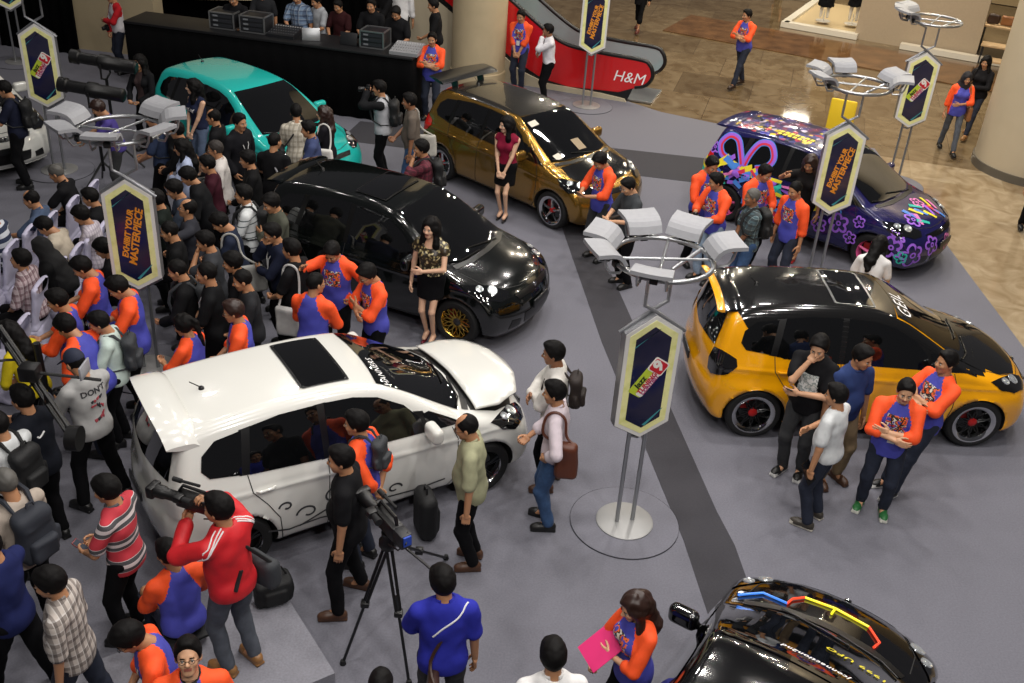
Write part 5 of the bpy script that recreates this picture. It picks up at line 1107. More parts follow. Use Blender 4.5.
cols = [YLT, BLS, PUR, RDS, TLS, PKS, YLT, PUR, BLS]
for k in range(85):
    x = random.uniform(-1.75, -.2); z = random.uniform(.35, .95) if x < -1.62 or x > -.85 else random.uniform(.68, 1.0); a = random.uniform(-.8, .8); w_, h_ = random.uniform(.05, .13), random.uniform(.02, .055)
    pts = [(x+sx*w_*math.cos(a)-sy*h_*math.sin(a), z+sx*w_*math.sin(a)+sy*h_*math.cos(a)) for sx, sy in ((-1, -1), (1, -.7), (1.1, .8), (-.9, 1))]; obj('sticker', decal_mesh('sticker', sp(pts, -1), cols[k % 9], 0, .007+.0004*k, .03), PCAR)
obj('roof_sticker', decal_mesh('roof_sticker', tp([(-1.50, -.50), (-.6, -.545), (-.1, -.545), (-.08, 0), (-.1, .545), (-.6, .545), (-1.50, .50), (-1.58, 0)]), mat_ramp('sticker collage', [(0, '#1a1638'), (.16, '#8a2a5a'), (.28, '#2a2a6a'), (.42, '#c8b8c8'), (.5, '#1a1638'), (.66, '#d8c030'), (.72, '#3a3a9a'), (.84, '#b02a3a'), (.92, '#181430')], 13, 'voronoi', .25, 1.0), 0, .006), PCAR)
for k in range(7):
    for r in (0, 1): c = (-.72+k*.085, -.40+r*.10); obj('sticker', decal_mesh('sticker', tp([(c[0]-.03, c[1]-.035), (c[0]+.03, c[1]-.035), (c[0]+.03, c[1]+.035), (c[0]-.03, c[1]+.035)]), YLT, 0, .012, .03), PCAR)
# coloured light strips on the near black car
for nm, col, y in (('yellow light strip', '#e6dc2a', [(1.50, -.26), (1.53, .02), (1.50, .26)]), ('red light strip', '#e0442a', [(1.50, .26), (1.40, .33), (1.30, .34)]), ('red light strip', '#e0442a', [(1.50, -.26), (1.36, -.38), (1.25, -.36)]), ('blue light strip', '#3a78d8', [(1.30, .34), (1.34, .55), (1.18, .70)]), ('yellow light strip', '#e6dc2a', [(1.53, .02), (1.42, .02)])):
    pp, _ = car_project(np.array(tp(y)), 0, .016); b = MB(); b.tube(pp, .010, mat(nm, col, .3, emit=.7), 8); b.build('light_strip', KCAR)
# leaning yellow board behind the flower car
g = G(832, 165); b = MB(); b.box((0, 0, .55), (.48, .06, 1.10), mat('yellow foam board', '#e8c21c', .6), bev=.03); o = b.build('yellow_board'); o.location = (g.x+.12, g.y+.50, 0); o.rotation_euler = (0, 0, -.4); tag(o, 'plain yellow foam board standing behind the flower painted car', 'board')
# ------------------------------------------------------------------ the people, from the near edge to the far wall
def pp(label, head, face, **k): return person(label, head, face, **k)
GS = 'event staff in orange and blue raglan shirts'
SN = ('sneaker', '#151515', '#d8d8d4'); BR = ('shoe', '#4a3020', '#2a1c14'); HB = ('heel', '#141010', '#141010'); TAN = ('shoe', '#8a6238', '#3a2a1a')
PL_BLUE = mat_plaid('blue grey check', '#6f86a3', '#28324a', '#b9c4cf', 11); PL_BW = mat_plaid('brown white check', '#b5aca4', '#3c3230', '#e0dbd6', 13); PL_RED = mat_plaid('maroon white check', '#b3a0a4', '#4e2530', '#d8cfd0', 12)
PL_TEAL = mat_plaid('teal grey check', '#4a5f66', '#2a2524', '#8fa6a8', 12); PL_CREAM = mat_plaid('cream check', '#c9c2b2', '#8f8878', '#e2ddd0', 12); PL_MAR = mat_plaid('maroon check', '#5e1c2c', '#2e0f18', '#8a3a4c', 14)
STR = mat_ramp('red grey stripes', [(0, '#b8323e'), (.46, '#cfc4c4'), (.52, '#4a4a4d'), (.94, '#cfc4c4')], 1.55, 'Z', .8); SEQ = mat_ramp('gold sequins', [(0, '#2b2418'), (.45, '#8f8258'), (.58, '#c9bd90'), (.7, '#3a3022')], 42, 'voronoi', .35)
TRK = mat('red track jacket', '#c41c24', .6, noise=.06)
# -- around the yellow car
p = pp('man in black tee with white picture print beside the yellow car, hand at his mouth', (819, 347), 235, h=1.74, arms=('crossB', 'chin'), legs='stand', top=T_(cl('black tee', '#0f0f12'), m3=mat_ramp('city print', [(0, '#d8dad8'), (.5, '#8f9a98'), (.6, '#c4c8c4'), (.7, '#5a6462')], 22, 'noise', .7), print=(.10, 1.08, 1.30), L=.75, hem=.80, inf=.02), bot=CH, shoes=SN, hair='fringe', look=(8, 14), skin=0)
phone(p, 'dark phone held by the man in the white print black tee', 0)
pp('man in navy polo and khaki trousers standing behind the white tee man', (863, 357), 290, h=1.70, arms=('down', 'down'), top=NAVYP, bot=KH, shoes=BR, kind='f', look=(20, 10), skin=1)
p = pp('man in plain white tee and navy jeans seen from behind near the yellow car', (836, 395), 140, h=1.62, arms=('side', 'crossB'), top=T_(cl('white tee', '#c9cccd'), L=.72, hem=.86), bot=JB, shoes=('sneaker', '#3a352e', '#bdb8ac'), look=(10, 5), kind='f')
sheet(p, 'black tablet in the hand of the white tee man', 0, mat('tablet black', '#101114', .2), (.15, .22), 'tablet', 'tablet')
pp('young staff man with arms crossed and green sneakers, nearest the camera by the yellow car', (906, 391), 250, h=1.64, arms=('crossA', 'crossB'), top=dict(STAFF, lanyard=BAGB), bot=JB, shoes=('sneaker', '#2c6b3a', '#d8d8cc'), look=(6, 8), skin=0, legs='stand', group=GS)
pp('staff man leaning on the yellow front wing with arms folded', (946, 362), 205, h=1.68, arms=('crossA', 'crossB'), top=STAFF, bot=JB, shoes=SN, look=(-10, 4), legs='lean', lean=-8, group=GS)
# -- centre
p = pp('man in white jacket with dark backpack watching the white car', (553, 353), 175, h=1.70, arms=('belly', 'crossB'), top=T_(cl('white jacket', '#cfccc6'), L=1.9, hem=.84, inf=.022), bot=BK, shoes=BR, look=(0, 6), skin=2)
backpack(p, 'dark brown backpack worn by the man in the white jacket', mat('dark brown nylon', '#231a17', .7), size=.85)
p = pp('man in pale pink shirt and blue jeans with a brown satchel', (552, 388), 172, foot=(548, 524), h=1.66, arms=('hip', 'low'), top=T_(cl('pale pink shirt', '#cbbfc6'), L=1.5, collar=True, hem=.84), bot=MJ, look=(0, 5), skin=1)
shoulder_bag(p, 'soft brown leather satchel on the shoulder of the pink shirt man', mat('brown leather', '#5a2e1c', .45), 1, out=.19, drop=.98, back=-.13, size=(.12, .22, .40))
pp('balding man in olive shirt and glasses beside the white front wheel', (470, 432), 178, foot=(468, 562), h=1.66, arms=('side', 'down'), top=T_(cl('olive shirt', '#9a9a7c'), L=.85, collar=True, hem=.82, inf=.022), bot=BK, shoes=BR, hair='thin', glasses=1, kind='f', look=(0, 12), skin=1)
e = PEOPLE[-1]; b = MB(); f = Field((-.2, -.25, -.32), (.2, .25, .32), .017); f.rbox((0, 0, 0), (.09, .17, .25), .08); f.rbox((.07, 0, -.05), (.05, .12, .14), .04); v, q = f.net(); g = G(425, 533)
e = empty('backpack', (g.x, g.y, .40), .4, 'large black backpack hanging beside the white car in front of the olive shirt man', 'backpack'); obj('bag', me_from('bag', v, q, BAGB), e); b.tube([(0, -.04, .24), (0, -.03, .31), (0, .03, .31), (0, .04, .24)], .012, BAGB); b.build('handle', e)
e.location.z = .255
p = pp('staff man with hands behind his back and a grey pack by the white doors', (356, 423), 165, h=1.66, arms=('back', 'back'), top=STAFFB, bot=JB, look=(10, 4), group=GS); backpack(p, 'small grey pack with silver trim on the staff man at the white doors', BAGG, size=.72, off=(.02, 0, .12))
p = pp('cameraman in black with a press card standing behind the tripod camera', (348, 472), 178, foot=(352, 603), h=1.70, arms=('down', 'down'), top=T_(cl('black tee', '#0f0f12'), L=.72, hem=.80, inf=.022), bot=BK, shoes=BR, legs='wide', look=(8, 4), kind='f')
p = pp('man in red track jacket filming the white car from the riser', (218, 508), 150, z0=PH, foot=None, h=1.72, arms=('camlow', 'cam'), top=T_(TRK, m2=TRK, L=1.93, hem=.84, inf=.026, sleeves=False, name='track_jacket'), bot=GJ, shoes=TAN, look=(14, 2), kind='f'); RJ = p
pp('staff worker crouched in front of the red track jacket man', (168, 553), 130, h=1.66, legs='sit', seat=.34, arms=('lap', 'lap'), top=STAFFB, bot=JB, look=(20, 10), lean=6, group=GS); CS = PEOPLE[-1]
pp('man in red and grey striped polo with black trousers', (106, 489), 172, h=1.66, arms=('low', 'low'), top=T_(STR, L=.75, collar=mat('grey collar', '#55555a', .8), hem=.82), bot=BK, look=(0, 10), hair='fringe'); b = PEOPLE[-1]; phone(b, 'dark red phone held by the striped polo man', 0, mat('red phone', '#6e1018', .4))
pp('man in brown and white checked shirt walking at the lower edge', (49, 582), 185, h=1.66, arms=('down', 'down'), top=T_(PL_BW, L=.9, collar=True, hem=.82, inf=.022), bot=JB, look=(0, 8), hair='fringe', legs='walk', kind='f')
pp('bowed staff worker in glasses beside the smiling staff man', (129, 637), 205, h=1.64, arms=('phone', 'low'), top=STAFF, bot=JB, look=(0, 30), glasses=1, lean=14, hair='fringe', group=GS)
pp('smiling staff man in glasses looking up at the camera', (188, 656), 285, h=1.66, arms=('down', 'down'), top=dict(STAFF, collar=BAGB), bot=JB, look=(0, -28), glasses=1, skin=0, group=GS)
p = pp('man in blue polo with white shoulder stripe carrying a brown satchel', (442, 581), 100, h=1.68, arms=('low', 'down'), top=T_(cl('bright blue polo', '#2a2f9a'), L=.8, collar=True, hem=.82, inf=.022), bot=CH, look=(20, 8), hair='fringe'); BP = p
shoulder_bag(p, 'dark brown flap satchel across the blue polo man', mat('dark brown leather', '#3a2118', .5), 1, size=(.09, .30, .26), cross=True, out=.08, drop=.80, back=-.20)
pp('man in white shirt seen from above at the lower frame edge', (553, 655), 100, h=1.66, arms=('down', 'down'), top=WHITE_S, bot=CH, look=(0, 10), hair='fringe')
pp('dark haired head just showing beside the blue polo man', (381, 684), 90, h=1.64, arms=('down', 'down'), top=TEE_BLACK, bot=BK, look=(0, 5), hair='crop')
pp('woman with long wavy hair in staff shirt holding a pink folder', (634, 606), 205, h=1.60, kind='w', arms=('belly', 'low'), top=STAFF, bot=BK, hair='long', hc='brown', look=(0, 15), skin=0, group=GS); sheet(PEOPLE[-1], 'pink folder held by the long haired staff woman', 0, mat('pink folder', '#d42a6e', .5), (.26, .34), 'folder', 'folder', tilt=-1.0)
# -- near the lower left
p = pp('man in grey tee with printed back and navy cap checking his camera', (75, 362), 150, h=1.70, arms=('phone', 'phone'), top=T_(cl('light grey tee', '#a3a3a2'), L=.75, hem=.82, inf=.022), bot=BK, look=(0, 25), hair='crop', hat=mat('navy cap cloth', '#1c2236', .8), legs='wide'); GT = p
camera_obj(p, 'small silver camera held by the man in the grey printed tee', zoom=.5)
p = pp('man in black sports jacket with a white tick seen from behind at the jib', (22, 398), 150, h=1.68, arms=('forward', 'forward'), top=T_(cl('black sports jacket', '#10131c'), L=1.9, hem=.82, inf=.022), bot=BK, look=(10, 5), kind='f'); NJ = p
p = pp('man in white tee with black rucksack at the frame edge', (-4, 424), 160, h=1.66, arms=('down', 'low'), top=T_(cl('white tee', '#c9cccd'), L=.75), bot=BK); backpack(p, 'big black rucksack on the white tee man at the frame edge', BAGB, size=1.05)
p = pp('grey haired man in beige tee with slate backpack', (5, 482), 150, h=1.68, arms=('down', 'low'), top=T_(cl('beige tee', '#a89c90'), L=.75), bot=BK, hair='crop', hc='grey'); backpack(p, 'slate grey backpack on the grey haired man', mat('slate nylon', '#262a33', .75), size=1.15)
pp('man in navy shirt half out of frame below the slate backpack', (-14, 545), 170, h=1.68, arms=('side', 'low'), top=T_(cl('deep navy shirt', '#1c2350'), L=.75), bot=BK, legs='walk')
pp('woman in yellow jacket bending under the camera jib', (8, 332), 165, h=1.58, kind='w', arms=('low', 'low'), top=T_(cl('yellow jacket', '#c8b41e'), L=1.9, hem=.84), bot=BK, hair='long', look=(0, 20), lean=14)
pp('staff worker bending forward behind the yellow jacket', (66, 326), 165, h=1.66, arms=('low', 'low'), top=STAFFB, bot=JB, look=(0, 25), lean=22, hair='fringe', group=GS)
p = pp('person in white top with dark rucksack behind the capped man', (99, 322), 190, h=1.58, arms=('low', 'low'), top=T_(cl('mint white top', '#b9c9c2'), L=.75), bot=BK, look=(0, 20)); backpack(p, 'dark rucksack on the person behind the capped man', BAGG, size=.95)
pp('staff man looking down over the seats, behind the bending worker', (57, 300), 190, h=1.66, arms=('phone', 'phone'), top=STAFFB, bot=JB, look=(0, 15), group=GS)
pp('staff man texting at the end of the chair rows', (82, 267), 190, h=1.68, arms=('phone', 'phone'), top=STAFF, bot=BK, look=(0, 30), group=GS); phone(PEOPLE[-1], 'pale phone held by the staff man at the chair rows', 0, mat('pale phone', '#b9bcc0', .3))
pp('staff man texting beneath the slogan sign stand', (118, 287), 195, h=1.70, arms=('phone', 'phone'), top=STAFF, bot=BK, look=(0, 32), group=GS); phone(PEOPLE[-1], 'black phone held by the staff man beneath the slogan sign', 0)
pp('staff woman with ponytail facing the seats behind the white roof spoiler', (183, 325), 165, h=1.58, kind='w', arms=('phone', 'low'), top=STAFF, bot=BK, hair='pony', look=(0, 15), group=GS)
pp('staff man in glasses with lanyard behind the white roof', (233, 311), 190, h=1.66, arms=('low', 'low'), top=dict(STAFF, lanyard=mat('grey lanyard', '#9a9aa0', .6)), bot=BK, glasses=1, hc='brown', look=(0, 8), group=GS)
p = pp('man in black jersey with white piping and lanyard holding paper', (206, 273), 185, h=1.72, arms=('low', 'low'), top=T_(cl('black jersey', '#0c0d10'), L=.8, hem=.82, lanyard=mat('white lanyard', '#c9c9c9', .6)), bot=BK, hair='crop', look=(0, 2)); sheet(p, 'folded white paper held by the black jersey man', 1, None, (.12, .18))
# -- beside the black car
pp('staff man in glasses with his back turned, nearest the white roof', (316, 283), 75, h=1.66, arms=('low', 'low'), top=STAFFB, bot=BK, glasses=1, look=(-35, 5), hair='crop', group=GS)
pp('staff man bowing his head with one arm raised beside the black door', (332, 252), 255, h=1.68, arms=('hip', 'raise_'), top=STAFF, bot=BK, look=(0, 32), hair='fringe', group=GS)
pp('staff man in glasses with arms folded and head bowed by the black car', (367, 274), 215, h=1.66, arms=('crossA', 'crossB'), top=STAFF, bot=BK, glasses=1, look=(0, 28), hair='fringe', group=GS)
pp('woman in gold sequin top and black skirt posing by the black car', (429, 227), 255, foot=(430, 341), h=1.70, kind='w', arms=('belly', 'down'), top=T_(SEQ, L=.25, hem=.97, scoop=True, inf=.012), bot=dict(m=BK['m'], skirt=.26), hair='long', legs='heels', shoes=('heel', '#6a1a2a', '#6a1a2a'), look=(-10, 0), skin=3)
pp('woman in sleeveless maroon top and black skirt posing by the gold car', (506, 125), 250, foot=(503, 219), h=1.68, kind='w', arms=('front', 'front'), top=T_(cl('maroon top', '#7a1430'), L=0, hem=.92, inf=.014), bot=dict(m=BK['m'], skirt=.30), hair='long', legs='heels', shoes=HB, look=(-35, 4), skin=3)
pp('staff man bent over his phone at the gold headlight', (600, 161), 215, h=1.70, arms=('phone', 'phone'), top=STAFF, bot=CH, look=(0, 32), hair='fringe', group=GS); phone(PEOPLE[-1], 'black phone held by the staff man at the gold headlight', 0)
pp('man in dark grey shirt with bowed head in front of the gold car', (628, 186), 205, h=1.64, arms=('phone', 'phone'), top=T_(cl('dark grey shirt', '#3c3f42'), L=.8), bot=BK, look=(0, 25), skin=0)
# -- beside the flower car
pp('staff man with his hands by his side, first of the group at the flower car', (712, 165), 300, h=1.72, arms=('down', 'low'), top=STAFF, bot=BK, look=(-5, 20), group=GS)
p = pp('staff man in pale jeans holding a black camera at the flower car', (716, 181), 215, h=1.66, arms=('phone', 'phone'), top=STAFF, bot=LJ, look=(-25, 14), group=GS); camera_obj(p, 'black camera held by the staff man in pale jeans', zoom=.7)
pp('staff man between the pale jeans man and the posing woman', (765, 173), 300, h=1.68, arms=('low', 'low'), top=STAFF, bot=BK, look=(10, 20), group=GS)
p = pp('man in teal checked shirt with black backpack at the flower car', (752, 197), 190, h=1.66, arms=('front', 'front'), top=T_(PL_TEAL, L=.8, collar=True, hem=.82), bot=MJ, hair='crop', hc='grey', look=(0, 3), skin=2); backpack(p, 'black backpack on the man in the teal checked shirt', BAGB)
pp('staff man standing side on next to the sign stand at the flower car', (795, 190), 215, h=1.66, arms=('down', 'down'), top=STAFF, bot=JB, look=(0, 12), hair='crop', group=GS)
pp('woman in black dress touching the flower painted car with red shoes', (803, 154), 240, foot=(791, 259), h=1.70, kind='w', arms=('down', 'raise_'), top=T_(cl('black dress', '#120f10'), L=.3, hem=.92), bot=dict(m=BK['m'], skirt=.32), hair='long', hc='brown', legs='heels', shoes=('heel', '#a01a1a', '#a01a1a'), look=(0, 20), skin=1)
pp('woman in white top with long dark hair bending behind the yellow roof', (880, 245), 70, h=1.58, kind='w', arms=('low', 'low'), top=T_(cl('white blouse', '#d8d6d4'), L=.7, scoop=True), bot=BK, hair='long', look=(-20, 25), lean=18)
# -- on the marble
pp('staff man with arms crossed standing alone on the marble floor', (747, 15), 225, h=1.70, arms=('crossA', 'crossB'), top=STAFF, bot=JB, shoes=('shoe', '#2a1a14', '#1a1210'), look=(-20, 5), legs='walk', group=GS)
p = pp('woman in dark headscarf and staff shirt walking by the cream column', (967, 78), 265, h=1.60, kind='w', arms=('belly', 'down'), top=STAFFB, bot=GJ, hair='hijab', hc=mat('dark headscarf', '#15131a', .8), legs='walk', look=(0, 10), group=GS); shoulder_bag(p, 'tan shoulder bag of the woman in the headscarf', mat('tan leather', '#7a4a26', .5), 1, out=.24)
p = pp('shopper in dark clothes half hidden by the cream column', (986, 62), 230, h=1.66, kind='w', arms=('belly', 'low'), top=T_(cl('black top', '#141316'), L=1.9), bot=JB, hair='long', legs='walk', shoes=TAN); shoulder_bag(p, 'black handbag of the shopper by the cream column', mat('black leather', '#121112', .4), -1, out=.24)
pp('passer by in black beyond the escalator handrail', (644, -30), 250, h=1.66, kind='w', arms=('down', 'belly'), top=T_(cl('black top', '#141316'), L=1.9, hem=.7), bot=dict(m=BK['m'], len=1.5), hair='long', legs='walk', shoes=('shoe', '#5a2a22', '#2a1a14'))
pp('walker in dark trousers cut off at the upper frame edge', (790, -68), 200, h=1.68, arms=('down', 'down'), top=TEE_BLACK, bot=BK, legs='walk')
pp('passer by with black shoes mostly beyond the side frame edge', (1062, 130), 255, foot=(1026, 235), h=1.68, arms=('down', 'down'), top=TEE_BLACK, bot=BK, legs='walk')
p = pp('staff man with dark vest and camera strap by the escalator', (521, 16), 250, h=1.72, arms=('front', 'front'), top=dict(STAFF, lanyard=BAGB), bot=JB, look=(0, 12), group=GS)
pp('man in white long sleeved shirt and black trousers by the escalator', (548, 30), 190, h=1.66, arms=('chin', 'crossB'), top=T_(cl('crisp white shirt', '#dcdadf'), L=1.9, collar=True, hem=.97), bot=BK, look=(-10, 4), skin=2)
pp('staff man with folded arms at the end of the black counter', (432, 39), 265, h=1.70, arms=('crossA', 'crossB'), top=STAFF, bot=JB, look=(0, 5), group=GS)
# -- photographers and visitors behind the black car
p = pp('photographer in grey and black jacket aiming a camera at the turquoise car', (379, 88), 178, h=1.72, arms=('cam', 'cam'), top=T_(cl('grey white vest', '#a9abb0'), m2=cl('black sleeve', '#101114'), sleeves=True, L=1.9, hem=.86, inf=.022), bot=BK, look=(0, 4), hair='short'); backpack(p, 'black camera backpack on the photographer in the grey vest', BAGB); camera_obj(p, 'camera with white lens raised by the photographer in the grey vest', at=p['head']+p['HR'] @ Vector((.17, 0, 0)), zoom=1.2)
p = pp('man in brown grey shirt and jeans beside the photographer', (409, 101), 185, h=1.74, arms=('down', 'low'), top=T_(cl('taupe shirt', '#5f564e'), L=.9, collar=True, hem=.80), bot=MJ, look=(0, 4), kind='f', skin=2); tote(p, 'pale cloth bag behind the man in the brown grey shirt', cl('pale canvas', '#b3b0a8'), -1, back=-.2)
p = pp('man in maroon checked shirt resting his chin, behind the black roof', (421, 148), 190, h=1.66, arms=('chin', 'crossB'), top=T_(PL_MAR, L=1.3, collar=True, hem=.82), bot=JB, look=(0, 6), hair='fringe'); backpack(p, 'black backpack on the man in the maroon checked shirt', BAGB)
p = pp('woman in black top with white tote bag beside the turquoise car', (323, 113), 175, h=1.60, kind='w', arms=('belly', 'low'), top=T_(cl('black blouse', '#15131a'), L=.6), bot=JB, hair='long', hc='brown', look=(0, 2), skin=3); tote(p, 'white tote bag on the shoulder of the woman in black', cl('white canvas', '#cfcdc8'), 1, drop=.92)
p = pp('man in cream checked shirt looking into the turquoise car', (296, 112), 105, h=1.66, arms=('low', 'low'), top=T_(PL_CREAM, L=1.2, collar=True, hem=.82), bot=JB, look=(0, 8)); shoulder_bag(p, 'black sling bag on the man in the cream checked shirt', BAGB, 1, cross=True, drop=.95)
pp('man in dark blue polo with lanyard talking beside the turquoise car', (308, 129), 185, h=1.68, arms=('low', 'low'), top=T_(cl('slate blue polo', '#3a4468'), L=.8, collar=True, lanyard=mat('olive lanyard', '#6a6a4a', .6)), bot=BK, look=(0, 8), kind='f')
p = pp('man in black tee with a grey sling strap, seen from behind', (275, 141), 80, h=1.68, arms=('low', 'down'), top=TEE_BLACK, bot=BK, hair='crop', kind='f', look=(-20, 4)); shoulder_bag(p, 'black sling bag with grey strap on the black tee man', BAGB, -1, cross=True, drop=.86, strap=mat('grey webbing', '#8c8c90', .7))
p = pp('man in black and white sports jacket facing the turquoise bonnet', (240, 122), 330, h=1.70, arms=('pocket', 'pocket'), top=T_(cl('black tracksuit', '#131318'), m2=cl('black tracksuit', '#131318'), L=1.9, yoke=False, hem=.82, inf=.024, lanyard=mat('white lanyard', '#c9c9c9', .6)), bot=BK, look=(0, 4))
pp('man in black polo between the shorts girl and the tracksuit man', (213, 117), 180, h=1.68, arms=('low', 'down'), top=T_(cl('black polo', '#101013'), L=.75, collar=True), bot=BK, look=(0, 4), hair='thin')
pp('young woman in navy tank top and denim shorts by the turquoise car', (197, 84), 230, foot=(205, 180), h=1.68, kind='w', arms=('front', 'front'), top=T_(cl('navy tank top', '#1a2038'), L=0, scoop=True, hem=.93, inf=.012), bot=dict(m=mat('washed denim', '#56657f', .85, noise=.15), len=.55), hair='long', look=(-35, 0), shoes=SN, skin=3); TK = PEOPLE[-1]
pp('close cropped man in white short sleeved shirt with sunglasses in the crowd', (215, 149), 190, h=1.70, arms=('down', 'down'), top=T_(cl('white short shirt', '#c9c4c0'), L=.75, collar=True, hem=.82, inf=.022), bot=BK, hair='crop', hc='buzz', glasses='sun', look=(0, 2))
pp('long haired woman in pale blue shirt in front of the white shirt man', (181, 147), 195, h=1.60, kind='w', arms=('crossB', 'low'), top=T_(cl('pale blue shirt', '#a9b4d0'), L=1.9, collar=True), bot=BK, hair='long', look=(0, 8))
pp('person in black with the head just above the pale blue shirt woman', (176, 130), 185, h=1.66, arms=('low', 'low'), top=T_(cl('black tee', '#0f0f12'), L=1.9), bot=BK, hair='fringe', look=(0, 10))
pp('man in maroon tee in the crowd under the white shirt man', (207, 164), 190, h=1.62, arms=('low', 'down'), top=T_(cl('dark maroon tee', '#3a1420'), L=.75), bot=BK, look=(0, 8))
p = pp('man in black jacket leaning forward in the middle of the crowd', (188, 176), 190, h=1.66, arms=('low', 'low'), top=T_(cl('black jacket', '#101114'), L=1.9, inf=.024), bot=BK, look=(0, 20), lean=16, hair='fringe')
pp('dark haired man in grey tee behind the slogan sign, head turned down', (174, 189), 200, h=1.64, arms=('phone', 'low'), top=T_(cl('slate tee', '#3c4452'), L=.8), bot=BK, look=(0, 20), hair='fringe')
pp('man in spectacles and dark grey jacket with face tilted up', (187, 208), 195, h=1.64, arms=('raise_', 'low'), top=T_(cl('dark grey jacket', '#2e2f36'), L=1.9), bot=BK, look=(0, -14), glasses=1, hair='thin')
p = pp('young man in white and grey striped shirt with black backpack in the crowd', (243, 194), 185, h=1.68, arms=('low', 'down'), top=T_(mat_ramp('white grey bands', [(0, '#cfd3d4'), (.6, '#4a5558'), (.8, '#cfd3d4')], 1.6, 'Z', .8), L=.75, collar=True), bot=BK, hair='short', look=(0, 2)); backpack(p, 'black backpack on the young man in the banded shirt', BAGB)
p = pp('man in navy shirt with bowed head carrying a grey white tote', (220, 222), 190, h=1.66, arms=('phone', 'low'), top=T_(cl('navy shirt', '#1d2436'), L=.8), bot=BK, look=(0, 30), lean=10); tote(p, 'grey white tote bag hanging from the bowed navy shirt man', cl('grey canvas', '#9c9b97'), 1, drop=.90, back=-.18)
pp('man in charcoal shirt touching his face behind the black jersey man', (205, 241), 190, h=1.64, arms=('chin', 'low'), top=T_(cl('charcoal shirt', '#34363a'), L=.8), bot=BK, look=(0, 12))
pp('man in dark olive shirt with folded arms beside the black rear door', (271, 203), 215, h=1.68, arms=('crossA', 'crossB'), top=T_(cl('dark olive shirt', '#4a4c42'), L=1.9, collar=True), bot=BK, look=(0, 18), hair='fringe')
pp('man in glasses and navy jacket with hand at his chin by the black car', (272, 233), 205, h=1.66, arms=('crossB', 'chin'), top=T_(cl('navy jacket', '#181d30'), L=1.9, lanyard=mat('white lanyard', '#c9c9c9', .6)), bot=BK, look=(0, 14), glasses=1)
p = pp('man in black tee turned away with a white drawstring bag', (291, 249), 165, h=1.68, arms=('low', 'down'), top=TEE_BLACK, bot=BK, look=(0, 4), kind='f'); tote(p, 'white drawstring bag at the side of the turned black tee man', cl('white nylon', '#b5b4b2'), 1, drop=.82)
for (lab, hp, fa, tp_, lk) in (('man in black shirt behind the slogan sign among the standing crowd', (169, 231), 195, T_(cl('black shirt', '#0e0e10'), L=1.9), 10), ('person in dark green jacket in the shadowed middle of the crowd', (155, 199), 190, T_(cl('bottle green jacket', '#141c18'), L=1.9), 12),
        ('man in black sweater between the banded shirt and the white shirt', (247, 159), 190, T_(cl('black sweater', '#0d0d0f'), L=1.9), 8), ('man in black polo just behind the black jersey man', (232, 262), 190, T_(cl('black polo', '#101013'), L=.75, collar=True), 8),
        ('person in black hoodie beside the grey rucksack under the slogan sign', (177, 270), 190, T_(cl('black hoodie', '#0f0f11'), L=1.9, inf=.026), 14), ('man in charcoal tee in the shade below the grey tote', (242, 280), 200, T_(cl('charcoal tee', '#232427'), L=.75), 10)):
    q = pp(lab, hp, fa, h=1.64, arms=('low', 'down'), top=tp_, bot=BK, look=(0, lk), hair=random.choice(['fringe', 'short', 'crop']))
    if 'hoodie' in lab: backpack(q, 'grey rucksack with side pouches under the slogan sign', BAGG, size=1.0)
# -- far left
p = pp('man in dark navy shirt with a black rucksack beside the half seen white car', (4, 89), 190, h=1.70, arms=('phone', 'phone'), top=T_(cl('night navy shirt', '#161a2c'), L=.75), bot=BK, look=(0, 14)); backpack(p, 'black rucksack on the man beside the half seen white car', BAGB); camera_obj(p, 'black camera in the hands of the man beside the white car', zoom=.8)
pp('visitor in black trousers under the farthest sign stand', (8, -44), 200, h=1.68, arms=('down', 'down'), top=TEE_BLACK, bot=BK)
p = pp('man in red and white raglan top before the beige wall', (111, -4), 220, h=1.68, arms=('crossB', 'front'), top=T_(cl('white raglan', '#c6c3c6'), m2=cl('red sleeve', '#a81a22'), raglan=True, L=1.9, hem=.86), bot=JB, look=(0, 8)); camera_obj(p, 'black camera held by the man in the red and white raglan', zoom=.6)
p = pp('long haired person in black jacket behind the followspots', (139, 62), 250, h=1.66, kind='w', arms=('low', 'low'), top=T_(cl('black jacket', '#101114'), m3=mat('patterned tee', '#3a2a2a', .8), open=.01, L=1.9), bot=BK, hair='long', look=(0, 4))
p = pp('followspot operator in lilac top bending behind the lamps', (98, 108), 200, h=1.62, arms=('forward', 'forward'), top=T_(cl('lilac top', '#4a3f86'), L=.8), bot=CH, hc='brown', look=(0, 20), lean=14, hair='fringe')
p = pp('man in slate blue tee with a black rucksack below the light ring', (152, 118), 185, h=1.70, arms=('low', 'low'), top=T_(cl('slate blue tee', '#2f3a54'), L=.8), bot=BK, look=(0, 14)); backpack(p, 'black rucksack with silver buckles below the light ring', BAGB)
